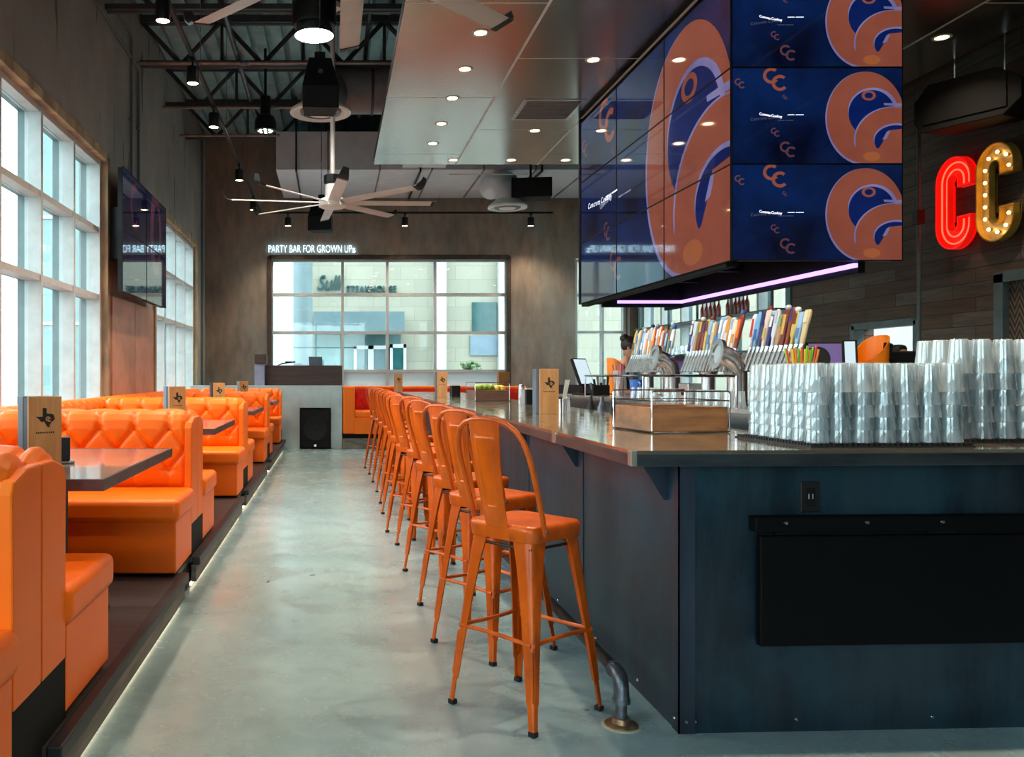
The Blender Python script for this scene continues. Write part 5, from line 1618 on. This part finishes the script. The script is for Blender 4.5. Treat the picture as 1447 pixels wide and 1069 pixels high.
MB().box(-0.04, -0.08, 0, 0.05, 0.08, 0.14).build('housing', m_steel, kg, bevel=0.006); MB().cyl((-0.041, 0, 0.08), (-0.046, 0, 0.08), 0.022, n=14).build('hole', m_blackmatte, kg)

# cups of straws
STC = [(240, 120, 30), (150, 210, 50), (236, 206, 60), (236, 90, 50), (120, 200, 70), (240, 150, 60)]
def straw_cup(loc, label, cols_, n, top, r=0.05):
    s = thing('straw_cup', label, 'cup', loc)
    MB().lathe([(r * .8, 0), (r, 0.24), (r * .94, 0.24), (r * .75, 0.006)], 18, closed=True).build('cup', m_cup, s, smooth=True, angle=40)
    rg = random.Random(n)
    for k in range(n):
        a = 2 * PI * k / n; q = 0.5 + 0.4 * (k % 2)
        MB().cyl((r * .3 * math.cos(a), r * .3 * math.sin(a), 0.01), (r * 1.2 * q * math.cos(a), r * 1.2 * q * math.sin(a), top * rg.uniform(.94, 1.03)), 0.0055, n=7).build('straw', tapm(cols_[k % len(cols_)]), s)
straw_cup((2.53, 4.58, IZ), 'clear cup of orange, green and yellow straws behind the left glass block', STC, 18, 0.345, 0.075)
straw_cup((2.72, 8.05, IZ), 'cup of pink and red straws left of the farthest taps', [(226, 110, 140), (204, 60, 84), (240, 170, 180), (230, 190, 120)], 12, 0.30, 0.06)

# orange scoop-shaped buckets
m_orp = M('orange_plastic', (246, 134, 14), (236, 122, 8), 5, 0.4)
def scoop(loc, rz, label, r=0.09, h=0.37):
    s = thing('ice_scoop_holder', label, 'scoop holder', loc, rz, 'orange plastic scoop holders')
    b = MB(); n = 28; ro, ri = [], []
    rings = []
    def ring(rad, z, slope):
        out = []
        for k in range(n):
            a = 2 * PI * k / n
            out.append((rad * math.cos(a), rad * math.sin(a), z - slope * (0.5 + 0.5 * math.cos(a)) ** 1.3))
        return out
    rings = [ring(r * .78, 0.0, 0), ring(r * .86, h * .3, 0), ring(r * .96, h * .62, 0.02), ring(r, h, 0.17), ring(r * .95, h - .002, 0.17), ring(r * .9, h * .6, 0.02), ring(r * .72, 0.008, 0)]
    b.loft(rings, True, True)
    b.build('shell', m_orp, s, smooth=True, angle=50)
    MB().lathe([(r * .84, 0), (r * .84, 0.012), (r * .5, 0.012)], 24).build('foot_ring', m_black, s)
scoop((px_x(868, 8.6), 8.55, IZ), R(25), 'orange slanted plastic scoop holder at the far left end of the taps')
scoop((px_x(1232, 5.05), 5.05, IZ), R(200), 'orange slanted plastic scoop holder between the tills, right of the taps', 0.09, 0.435)

# tills
m_scr = mk_screen('till_screen_violet', (120, 100, 150), (100, 84, 130), 0.6, 0.15)
m_scrw = mk_screen('till_screen_pale', (196, 214, 220), (180, 200, 208), 0.75, 0.15)
def till(loc, rz, w, h, tilt, scr, label, body=None, card=False, up=0.0):
    t = thing('till_terminal', label, 'till', loc, rz, 'till terminals behind the bar')
    body = body or m_blackmatte
    MB().box(-0.08, -0.07, 0, 0.08, 0.09, 0.02).build('base', body, t, bevel=0.004)
    MB().box(-0.025, 0.0, 0.02, 0.025, 0.04, 0.16 + up).build('stand', body, t)
    mt = Matrix.Translation((0, 0, 0.17 + up)) @ Matrix.Rotation(R(-tilt), 4, 'X')
    b = MB(); b.box(-w / 2, -0.012, -h / 2 + 0.06, w / 2, 0.018, h / 2 + 0.06, mt); b.build('monitor', body, t, bevel=0.004)
    b = MB(); b.box(-w / 2 + 0.012, -0.0135, -h / 2 + 0.072, w / 2 - 0.012, -0.0122, h / 2 + 0.048, mt); b.build('screen', scr, t)
    if card:
        MB().box(w / 2, -0.02, 0.08, w / 2 + 0.03, 0.03, 0.22, mt).build('card_reader', body, t)
    return t
till((px_x(1172, 4.9), 4.9, IZ), R(-12), 0.22, 0.17, 24, m_scr, 'till with a pale violet screen right of the coloured straws', None, False, 0.08)
till((px_x(1197, 4.85), 4.82, IZ), R(-25), 0.075, 0.17, 18, m_scrw, 'small pale handheld terminal beside the orange scoop holder', None, False, 0.085)
till((px_x(1292, 5.05), 5.05, IZ), R(170), 0.30, 0.22, 14, m_scr, 'large black till seen from behind, right of the orange scoop holder', None, True)
MBX = thing('till_cable', 'grey cable looping from the large black till', 'cable', (0, 0, 0))
cx0 = px_x(1262, 5.0)
MB().tube([(cx0, 5.02, IZ + .30), (cx0 - 0.04, 5.0, IZ + .29), (cx0 - 0.08, 4.98, IZ + .22), (cx0 - 0.10, 4.97, IZ + .10), (cx0 - 0.10, 4.97, IZ + 0.006)], 0.005, 8).build('cable', m_galv, MBX, smooth=True)
pr = thing('receipt_printer', 'small rounded black device with an amber face behind the large black till', 'printer', (px_x(1271, 5.3), 5.32, IZ))
MB().box(-0.07, -0.06, 0, 0.07, 0.06, 0.26).build('housing', m_black, pr, bevel=0.02, seg=3); MB().box(-0.04, -0.055, 0.26, 0.04, 0.05, 0.385).build('upper_housing', m_black, pr, bevel=0.03, seg=4)
MB().cyl((0, -0.056, 0.33), (0, -0.062, 0.33), 0.026, n=16).build('amber_face', M('amber_face', (170, 120, 70), None, 9, 0.4), pr)
till((px_x(826, 8.3), 8.3, IZ), R(38), 0.22, 0.28, 22, m_scrw, 'white-screened till tilted back at the far left end of the island')
bk = thing('bar_tool_rack', 'cluttered black rack of bar tools beside the white-screened till', 'rack', (px_x(846, 8.2), 8.15, IZ))
for k in range(6):
    MB().cyl((-0.06 + k * 0.024, 0, 0.0), (-0.09 + k * 0.034, 0.02, 0.12 + 0.035 * (k % 3)), 0.008, 0.013, 8).build('tool', m_black if k % 2 else m_galv, bk)
MB().box(-0.08, -0.04, 0, 0.08, 0.05, 0.10).build('rack_box', m_blackmatte, bk, bevel=0.006)
bx = thing('speed_rail', 'dark speed rail of bottles hidden low behind the counter, left of the caddy', 'rack', (2.12, 6.9, 0.0))
MB().box(0.0, -0.5, 0.0, 0.30, 0.5, 0.98).build('cabinet', m_black, bx, bevel=0.01); MB().box(-0.01, -0.51, 0.98, 0.31, 0.51, 1.0).build('steel_lid', m_steel, bx)
for k in range(5):
    MB().lathe([(0.034, 0), (0.036, 0.08), (0.014, 0.13), (0.012, 0.17), (0.0, 0.17)], 12, (0.06 + .05 * (k % 2), -0.3 + k * 0.14, 1.0)).build('bottle', m_black if k != 2 else m_galv, bx, smooth=True)

# ------------------------------------------------------------------ shelf of bottles on the right window
m_bot = M('amber_brown_bottle', (120, 46, 34), (96, 36, 28), 9, 0.2)
m_cap = M('pale_bottle_cap', (214, 206, 206), None, 9, 0.4)
sh = thing('window_shelf', 'steel shelf fixed across the right window at mid height', 'shelf', (0, 0, 0))
MB().box(XR - 0.16, 11.6, 2.245, XR + 0.03, 17.0, 2.265).build('upper_board', m_dframe, sh)
MB().box(XR - 0.16, 11.6, 1.69, XR + 0.03, 17.0, 1.71).build('lower_board', m_dframe, sh)
for y in (11.7, 12.9, 14.1, 15.3, 16.6): MB().box(XR - 0.16, y - 0.015, 1.60, XR - 0.13, y + 0.015, 2.9).build('upright', m_dframe, sh)
bme = MB(); bme.lathe([(0.034, 0), (0.036, 0.01), (0.036, 0.15), (0.03, 0.18), (0.014, 0.22), (0.0135, 0.27), (0.0, 0.27)], 12)
b0 = bme.build('tmp', m_bot, smooth=True); BOT = b0.data; bpy.data.objects.remove(b0)
cme = MB(); cme.lathe([(0.016, 0.262), (0.016, 0.30), (0.0, 0.305)], 10); c0 = cme.build('tmp', m_cap, smooth=True); CAPM = c0.data; bpy.data.objects.remove(c0)
def bottles(px0, px1, n, grp):
    for k in range(n):
        px = lerp(px0, px1, k / (n - 1)); d = (XR - 0.08) * 1200 / (px - 470)
        r = thing('sauce_bottle', 'red-brown bottle on the window shelf, %s of %s' % (ORD[k], grp), 'bottle', (XR - 0.08, d, 2.265), 0, 'bottles in ' + grp)
        for nm, me in (('body', BOT), ('cap', CAPM)):
            o = bpy.data.objects.new(nm, me); COL.objects.link(o); o.parent = r
bottles(993, 1016, 5, 'the left bottle group')
bottles(1029, 1056, 6, 'the right bottle group')
GD = glass_mesh(0.15, 0.045, 0.035, 0.002, 10)
for k in range(16):
    px = lerp(890, 985, k / 15); d = (XR - 0.08) * 1200 / (px - 470)
    o = bpy.data.objects.new('drinking_glass', GD); COL.objects.link(o); o.location = (XR - 0.08, d, 1.71)
    tag(o, 'clear glass in the row on the lower window shelf behind the far taps', 'glass', 'glasses on the lower window shelf')

# ------------------------------------------------------------------ far end: stand, floor speaker, banquette
m_esp = M('dark_espresso_wood', (66, 44, 38), (46, 32, 30), 5, 0.45, stretch=(0.4, 1, 4))
dj = thing('host_stand', 'dark wooden host stand on the low partition before the end window', 'stand', (0, 0, 0))
hx0, hx1 = px_x(374, 15.75), px_x(483.5, 15.75)
MB().box(hx0, 15.66, 1.157, hx1, 15.72, px_z(516, 15.7)).build('front_panel', m_esp, dj, bevel=0.004)
MB().box(hx0, 15.72, 1.1, hx1, 16.25, px_z(516, 15.7) - 0.12).build('worktop', m_esp, dj)
MB().box(hx0, 15.72, 0.0, hx1, 16.2, 1.1).build('cabinet', m_blackmatte, dj)
bb = thing('wooden_block', 'small dark wooden box left of the host stand', 'box', (px_x(369, 15.6), 15.58, px_z(514, 15.6)))
MB().box(-0.11, -0.1, 0, 0.11, 0.1, 0.175).build('box', m_esp, bb, bevel=0.004)
gp = thing('grey_panel', 'pale blue-grey panel left of the host stand under the small wooden box', 'panel', (px_x(367, 15.6), 15.56, 1.156))
MB().box(-0.09, -0.03, 0, 0.09, 0.08, px_z(514, 15.6) - 1.156).build('panel', M('pale_blue_grey', (140, 150, 176), (122, 132, 158), 4, 0.5), gp)
lp = thing('monitor_screen', 'small grey monitor on the host stand seen from behind', 'monitor', (px_x(447, 15.95), 15.95, px_z(516, 15.7) - 0.12), R(20))
MB().box(-0.13, 0, 0.03, 0.13, 0.03, 0.29, Matrix.Rotation(R(-8), 4, 'X')).build('panel', M('grey_plastic', (86, 100, 112), None, 6, 0.5), lp, bevel=0.005)
MB().box(-0.08, -0.06, 0, 0.08, 0.08, 0.03).build('foot', m_black, lp)
lc = thing('mixer_lamp', 'thin dark lamp arm lying above the host stand', 'lamp', (px_x(403, 15.95), 15.95, px_z(516, 15.7) - 0.12))
MB().tube([(-0.13, 0, 0.0), (-0.13, 0, 0.13), (-0.06, 0, 0.155), (0.17, 0, 0.185)], 0.012, 8).build('arm', m_black, lc, smooth=True); MB().box(0.0, -0.02, 0.17, 0.19, 0.02, 0.2).build('head', m_black, lc)

sw = thing('floor_speaker', 'black floor speaker set in the pale low partition', 'speaker', (px_x(445.5, 15.45), 15.47, 0.0))
MB().box(-0.277, 0.0, 0.01, 0.277, 0.5, 0.725).build('cabinet', m_blackmatte, sw, bevel=0.006)
MB().box(-0.262, -0.012, 0.03, 0.262, 0.0, 0.70).build('grille', m_grille, sw, bevel=0.004)
b = MB(); b.lathe([(0.215, 0.0), (0.215, 0.006), (0.195, 0.006), (0.18, 0.002)], 30, (0, -0.012, 0.37), Matrix.Rotation(R(90), 4, 'X')); b.lathe([(0.05, 0), (0.045, 0.008), (0, 0.01)], 20, (0, -0.012, 0.37), Matrix.Rotation(R(90), 4, 'X')); b.build('cone_ring', m_black, sw, smooth=True, angle=35)
MB().box(-0.022, -0.016, 0.045, 0.022, -0.012, 0.085).build('badge', m_bolt, sw)

bq = thing('banquette', 'orange corner banquette under the end window behind the bar stools', 'booth seat', (0, 0, 0))
qx = px_x(484.5, 15.5); q1 = 3.7
MB().box(qx, 15.5, 0.27, qx + 0.22, 16.5, 1.14).build('end_arm', m_or, bq, bevel=0.03, seg=3)
MB().box(qx + 0.2, 16.2, 0.30, q1, 16.5, 1.14).build('back_core', m_or, bq, bevel=0.03, seg=3)
pm, btn = pad_mesh(q1 - qx - 0.3, [(0.0, 0.55), (0.03, 0.62), (0.05, 0.75), (0.06, 0.9), (0.05, 1.02), (0.02, 1.09)], [0.14, 0.27, 0.40], 0.26, 0.03, 0.0, 90, 30)
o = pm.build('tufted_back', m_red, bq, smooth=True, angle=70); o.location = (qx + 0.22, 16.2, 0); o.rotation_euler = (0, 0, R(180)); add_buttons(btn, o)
MB().box(qx + 0.2, 15.52, 0.56, q1, 16.22, 0.69).build('seat_cushion', m_or, bq, bevel=0.035, seg=3, smooth=True, angle=60)
MB().box(qx + 0.2, 15.5, 0.27, q1, 16.2, 0.57).build('seat_base', m_or, bq, bevel=0.008)
MB().box(qx, 15.53, 0.19, q1, 16.45, 0.27).build('toe_kick', m_blackmatte, bq)
struct(MB().box(qx - 0.01, 15.46, 0.0, q1, 16.5, 0.19).build('platform', m_fascia), 'grey step under the orange banquette')
tb = thing('dining_table', 'pale small table top before the banquette, behind the far stools', 'table', (0.72 + 0.6, 15.0, 0))
MB().box(-0.35, -0.3, 0.9, 0.35, 0.3, 0.94).build('tabletop', m_steel, tb); MB().cyl((0, 0, 0), (0, 0, 0.9), 0.04, n=12).build('pedestal', m_black, tb); MB().lathe([(0.25, 0), (0.25, 0.02), (0.04, 0.03)], 20).build('base', m_black, tb)
struct(MB().box(3.75, 15.6, 0.0, 5.9, 15.75, 1.17).build('wall_partition', M('dark_maroon_panel', (58, 36, 36), (44, 28, 30), 4, 0.5)), 'dark low partition beyond the bar')
wb = thing('wooden_block', 'brown wooden box on the banquette back at the right end of the end wall window', 'box', (px_x(711, 16.35), 16.36, 1.14))
MB().box(-0.1, -0.1, 0, 0.1, 0.1, 0.27).build('box', M('brown_wood', (140, 92, 36), (120, 78, 30), 5, 0.5), wb, bevel=0.004)

# ------------------------------------------------------------------ bartender
m_skin = M('skin', (206, 150, 122), (196, 140, 112), 9, 0.5)
m_hair = M('dark_brown_hair', (52, 34, 26), (34, 22, 18), 40, 0.5, stretch=(6, 6, 1))
m_shirt = M('black_shirt', (22, 20, 22), (30, 28, 30), 12, 0.8)
def skin_fig(name, verts, edges, radii, mat, parent, root=0, sub=2):
    me = bpy.data.meshes.new(name); me.from_pydata(verts, edges, [])
    o = bpy.data.objects.new(name, me); COL.objects.link(o); o.parent = parent
    md = o.modifiers.new('skin', 'SKIN')
    sl = me.skin_vertices[0].data if me.skin_vertices else None
    if sl is None:
        bm = bmesh.new(); bm.from_mesh(me); bm.verts.layers.skin.verify(); bm.to_mesh(me); bm.free(); sl = me.skin_vertices[0].data
    for i, r in enumerate(radii):
        sl[i].radius = r if isinstance(r, tuple) else (r, r); sl[i].use_root = (i == root)
    md.use_smooth_shade = True
    s = o.modifiers.new('sub', 'SUBSURF'); s.levels = sub; s.render_levels = sub
    me.materials.append(mat)
    return o
def person(loc, rz):
    p = thing('person', 'person with dark tied-up hair and black shirt bending behind the far taps', 'person', loc, rz)
    # body faces local -y, leaning forward a little
    V = [(0, 0, 0.96), (0, -0.02, 1.12), (0, -0.05, 1.30), (0, -0.08, 1.42), (0, -0.10, 1.50), (0, -0.12, 1.57),
         (-0.10, 0, 0.90), (-0.11, -0.01, 0.50), (-0.11, 0.02, 0.09), (-0.11, -0.12, 0.04),
         (0.10, 0, 0.90), (0.11, -0.01, 0.50), (0.11, 0.02, 0.09), (0.11, -0.12, 0.04),
         (-0.17, -0.07, 1.41), (-0.24, -0.12, 1.16), (-0.16, -0.33, 1.12), (-0.13, -0.40, 1.12),
         (0.17, -0.07, 1.41), (0.24, -0.12, 1.16), (0.16, -0.33, 1.12), (0.13, -0.40, 1.12)]
    Ed = [(0, 1), (1, 2), (2, 3), (3, 4), (4, 5), (0, 6), (6, 7), (7, 8), (8, 9), (0, 10), (10, 11), (11, 12), (12, 13), (3, 14), (14, 15), (15, 16), (16, 17), (3, 18), (18, 19), (19, 20), (20, 21)]
    Rr = [(.15, .11), (.13, .10), (.16, .11), (.13, .09), .055, .05, .085, .058, .04, .03, .085, .058, .04, .03, .06, .042, .032, .03, .06, .042, .032, .03]
    body = skin_fig('body', V, Ed, Rr, m_skin, p)
    # clothing over the torso and legs
    skin_fig('shirt', [V[0], V[1], V[2], (0, -0.08, 1.44), V[14], (-0.21, -0.10, 1.27), V[18], (0.21, -0.10, 1.27)], [(0, 1), (1, 2), (2, 3), (3, 4), (4, 5), (3, 6), (6, 7)], [(.165, .125), (.145, .115), (.175, .125), (.14, .10), .075, .058, .075, .058], m_shirt, p)
    skin_fig('trousers', [(0, 0, 1.0), V[6], V[7], (-0.11, 0.02, 0.12), V[10], V[11], (0.11, 0.02, 0.12)], [(0, 1), (1, 2), (2, 3), (0, 4), (4, 5), (5, 6)], [(.16, .12), .10, .075, .06, .10, .075, .06], m_blackmatte, p)
    # head with a face, bent forward
    mt = Matrix.Translation((0, -0.145, 1.655)) @ Matrix.Rotation(R(18), 4, 'X')
    b = MB(); rings = []
    for z, rx, ry, oy in ((-0.115, .030, .035, -.03), (-0.10, .045, .05, -.028), (-0.07, .058, .07, -.015), (-0.03, .066, .085, -.005), (0.01, .071, .092, 0), (0.05, .071, .094, .004), (0.085, .06, .08, .006), (0.108, .035, .05, .008), (0.115, .01, .015, .008)):
        rings.append([mt @ Vector((rx * math.cos(2 * PI * k / 18), oy + ry * math.sin(2 * PI * k / 18), z)) for k in range(18)])
    b.loft(rings)
    b.loft([[mt @ Vector((-.008, -.088, .012)), mt @ Vector((.008, -.088, .012)), mt @ Vector((0, -.084, .02))], [mt @ Vector((-.016, -.094, -.03)), mt @ Vector((.016, -.094, -.03)), mt @ Vector((0, -.112, -.026))]])
    for s in (-1, 1): b.sphere(mt @ Vector((s * .073, 0.005, -.005)), .02, 7, (.4, .8, 1.3))
    hd = b.build('head', m_skin, p, smooth=True, angle=60)
    b = MB()
    for s in (-1, 1): b.sphere(mt @ Vector((s * .028, -.081, .008)), .010, 7)
    b.build('eye', m_white, hd, smooth=True)
    b = MB(); b.sphere(mt @ Vector((0, -.083, -.058)), .018, 7, (1.2, .4, .35)); b.build('mouth', M('lip', (176, 96, 88), None, 9, 0.5), hd, smooth=True)
    b = MB(); b.sphere(mt @ Vector((0, .018, .03)), .098, 12, (.86, 1.02, .98)); b.sphere(mt @ Vector((0.0, .09, .08)), .055, 10, (1, 1, .9))
    for s in (-1, 1): b.sphere(mt @ Vector((s * .062, -.03, .03)), .035, 8, (.5, 1, 1.4))
    b.build('hair', m_hair, hd, smooth=True, angle=70)
    for s in (-1, 1):
        b = MB(); c = Vector((s * 0.125, -0.43, 1.12)); b.sphere(c, .036, 8, (.95, 1.15, .5))
        for k in range(4):
            x = c.x + (-.026 + .0175 * k); L_ = (.062, .07, .066, .052)[k]
            b.tube([(x, c.y - .02, c.z), (x, c.y - .045, c.z - .002), (x, c.y - .02 - L_ * .8, c.z - .016), (x, c.y - .02 - L_, c.z - .034)], [.009, .0088, .008, .006], 8)
        b.tube([(c.x - s * .03, c.y + .005, c.z), (c.x - s * .05, c.y - .018, c.z - .006), (c.x - s * .052, c.y - .045, c.z - .014)], [.011, .0095, .007], 8)
        b.build('hand', m_skin, p, smooth=True, angle=60)
    for s in (-1, 1): MB().box(s * .11 - .045, -.2, 0, s * .11 + .045, .07, .07).build('shoe', m_blackmatte, p, bevel=0.02, seg=3)
person((px_x(872, 9.6) , 9.6, 0), R(60))
# ------------------------------------------------------------------ outside
m_ground = M('pale_outdoor_concrete', (150, 152, 150), (136, 138, 136), 0.4, 0.8, world=True)
struct(MB().box(-60, -60, -0.4, 60, 60, -0.15).build('ground', m_ground), 'pale outdoor paving')
def mk_stone():
    m, nt, bs = newmat('limestone_cladding')
    g = nt.nodes.new('ShaderNodeNewGeometry'); sp = nt.nodes.new('ShaderNodeSeparateXYZ'); nt.links.new(g.outputs['Position'], sp.inputs[0])
    cb = nt.nodes.new('ShaderNodeCombineXYZ'); nt.links.new(sp.outputs['X'], cb.inputs['X']); nt.links.new(sp.outputs['Z'], cb.inputs['Y'])
    b = nt.nodes.new('ShaderNodeTexBrick'); b.inputs['Color1'].default_value = lin((148, 145, 131)); b.inputs['Color2'].default_value = lin((139, 136, 124)); b.inputs['Mortar'].default_value = lin((128, 122, 106))
    b.inputs['Scale'].default_value = 1; b.inputs['Brick Width'].default_value = 0.9; b.inputs['Row Height'].default_value = 0.45; b.inputs['Mortar Size'].default_value = 0.008
    nt.links.new(cb.outputs[0], b.inputs['Vector'])
    nt.links.new(b.outputs['Color'], bs.inputs['Base Color']); bs.inputs['Roughness'].default_value = 0.8
    return m
m_stone = mk_stone()
FY = 28.0
def ex(p, d=FY): return px_x(p, d)
def ez(p, d=FY): return px_z(p, d)
bd = thing('building', 'pale stone building with dark sign seen through the end wall window', 'building', (0, 0, 0))
MB().box(-3.6, FY, -0.2, 24, FY + 0.5, 14).build('stone_wall', m_stone, bd)
m_awn = M('grey_blue_awning', (92, 112, 118), (82, 102, 108), 2, 0.5)
m_teal = M('dark_teal_glass', (40, 84, 86), (30, 70, 74), 3, 0.1)
m_wht = M('white_door_frame', (190, 194, 196), None, 4, 0.5)
MB().box(ex(444), FY - 1.0, ez(470), ex(568), FY - 0.01, ez(443)).build('awning', m_awn, bd)
MB().box(ex(444), FY - 0.15, -0.15, ex(566), FY - 0.005, ez(471)).build('entrance_glass', M('pale_teal_glass', (104, 130, 130), (76, 104, 108), 1.2, 0.12), bd)
for (a, c, t_, bt) in ((500, 524, 488, 546), (524, 549, 488, 546), (551, 574, 486, 546)):
    b = MB(); x0, x1, z0, z1 = ex(a, FY - .3), ex(c, FY - .3), -0.1, ez(t_, FY - .3)
    b.box(x0, FY - .34, z0, x0 + .09, FY - .26, z1); b.box(x1 - .09, FY - .34, z0, x1, FY - .26, z1); b.box(x0, FY - .34, z1 - .12, x1, FY - .26, z1)
    f = b.build('door_frame', m_wht, bd)
    MB().box(x0 + .09, FY - .31, z0, x1 - .09, FY - .29, z1 - .12).build('door_glass', m_teal if a == 551 else m_awn, f)
MB().box(ex(667), FY - 0.06, ez(470), ex(702), FY - 0.005, ez(427)).build('upper_window', m_teal, bd)
MB().box(ex(664), FY - 0.06, ez(502), ex(702), FY - 0.005, ez(474)).build('blue_panel', M('pale_blue_panel', (112, 130, 146), None, 3, 0.4), bd)
MB().box(ex(616), FY - 0.3, -0.2, ex(629), FY - 0.005, 14).build('pale_pilaster', m_wht, bd)
MB().box(ex(703), FY - 0.3, -0.2, ex(722), FY - 0.005, 14).build('pale_pilaster', m_wht, bd)
b = MB()
for w_, px0, px1, py, hgt, sh_ in (('Sulli', 447, 485, 410, 1.15, 0.35), ('STEAKHOUSE', 489, 560, 413, 0.5, 0.0)):
    tp = text_polys(w_, 1.0, sh_); wm2 = max(p[0] for q_ in tp for p in q_); ww = ex(px1) - ex(px0)
    hm = 0.70
    for q_ in tp:
        b.prism([(ex(px0) + p[0] * ww / wm2, ez(py) + p[1] * hgt * 0.62) for p in q_], lambda a, c: (a, FY - 0.12, c), lambda a, c: (a, FY - 0.01, c))
b.build('sign_lettering', m_teal, bd)
MB().box(ex(386), FY - 0.6, -0.2, ex(416), FY - 0.005, 14).build('pale_pilaster', m_wht, bd)  # lit left side of the column, put in as a separate pale slab
cl = thing('building_column', 'round column painted shade grey outside the left part of the end wall window', 'column', (ex(428, 23), 23, -0.15))
MB().cyl((0, 0, 0), (0, 0, 12), 0.26, n=32).build('shaft', M('column_shade_grey', (112, 130, 136), None, 2, 0.6), cl, smooth=True, angle=40)  # grey colour stands in for the column's shaded side
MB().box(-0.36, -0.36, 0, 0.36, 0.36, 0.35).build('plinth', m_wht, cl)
pl_ = thing('potted_shrub', 'small round shrub outside the right part of the end wall window', 'plant', (ex(664, 24), 24, -0.15))
rg = random.Random(4); b = MB()
for k in range(70):
    v = Vector((rg.gauss(0, 1), rg.gauss(0, 1), rg.gauss(0, 1))).normalized() * 0.34 * rg.uniform(.6, 1)
    b.sphere((v.x, v.y, 1.55 + v.z * 1.1), 0.07, 4)
b.build('foliage', M('grey_green_leaf', (110, 128, 92), (84, 104, 70), 9, 0.6), pl_)
MB().lathe([(0.3, 0), (0.38, 0.9), (0.33, 0.9), (0.28, 0.1)], 20, closed=True).build('pot', m_wht, pl_); MB().cyl((0, 0, 0.7), (0, 0, 1.35), 0.03, n=8).build('stem', m_esp, pl_)
gb = thing('building', 'pale glass building outside, seen slantwise through the left windows', 'building', (0, 0, 0))
MB().box(-9.9, FY, -0.2, -3.62, FY + 4, 14).build('glass_wall', M('pale_teal_cladding', (126, 150, 152), (114, 140, 144), 0.5, 0.5), gb)
for k in range(7): MB().box(-9.9 + k * 1.03, FY - 0.06, -0.2, -9.82 + k * 1.03, FY, 14).build('mullion', m_wht, gb)
for z in (3.0, 6.5, 10.0): MB().box(-9.9, FY - 0.05, z, -3.62, FY, z + 0.1).build('transom', m_wht, gb)
fbld = thing('building', 'distant pale building low outside the left windows', 'building', (-26, 34, -0.15))
MB().box(-6, -4, 0, 6, 4, 3.2).build('walls', M('hazy_grey_wall', (150, 158, 164), None, 1, 0.8), fbld)
MB().box(-6.2, -4.2, 3.2, 6.2, 4.2, 3.5).build('roof', m_awn, fbld)
b = MB()
for k in range(5): b.box(-5 + k * 2.1, -4.05, 0.8, -3.8 + k * 2.1, -3.99, 2.2)
b.build('window_row', m_teal, fbld)

# ------------------------------------------------------------------ sky and window portals
w = bpy.data.worlds.new('sky'); SC.world = w; w.use_nodes = True
nt = w.node_tree
bg = nt.nodes['Background']
tc = nt.nodes.new('ShaderNodeTexCoord'); nz = nt.nodes.new('ShaderNodeTexNoise'); nz.inputs['Scale'].default_value = 2.0
nt.links.new(tc.outputs['Generated'], nz.inputs['Vector'])
nt.links.new(mixc(nt, nz.outputs['Fac'], (0.80, 0.95, 1.0, 1), (0.90, 0.98, 1.0, 1)), bg.inputs['Color'])
bg.inputs['Strength'].default_value = 4.0
def portal(loc, sx, sy, d):
    l = bpy.data.lights.new('window_portal', 'AREA'); l.shape = 'RECTANGLE'; l.size = sx; l.size_y = sy
    l.cycles.is_portal = True
    o = bpy.data.objects.new('window_portal', l); COL.objects.link(o); o.location = loc
    z = Vector(d); up = Vector((0, 0, 1)); x = up.cross(-z).normalized()
    o.matrix_world = Matrix.Translation(loc) @ Matrix((x, up, -z)).transposed().to_4x4()
for (a, c, z0, z1) in LW: portal((XL - 0.34, (a + c) / 2, (z0 + z1) / 2), c - a, z1 - z0, (1, 0, 0))
for (a, c, z0, z1) in FW: portal(((a + c) / 2, YF + 0.37, (z0 + z1) / 2), c - a, z1 - z0, (0, -1, 0))
portal((XR + 0.27, 14.3, 2.3), 5.6, 2.85, (-1, 0, 0))
portal((-0.2, YB - 0.32, 2.0), 3.6, 3.8, (0, 1, 0))
SC.view_settings.exposure = 0.85
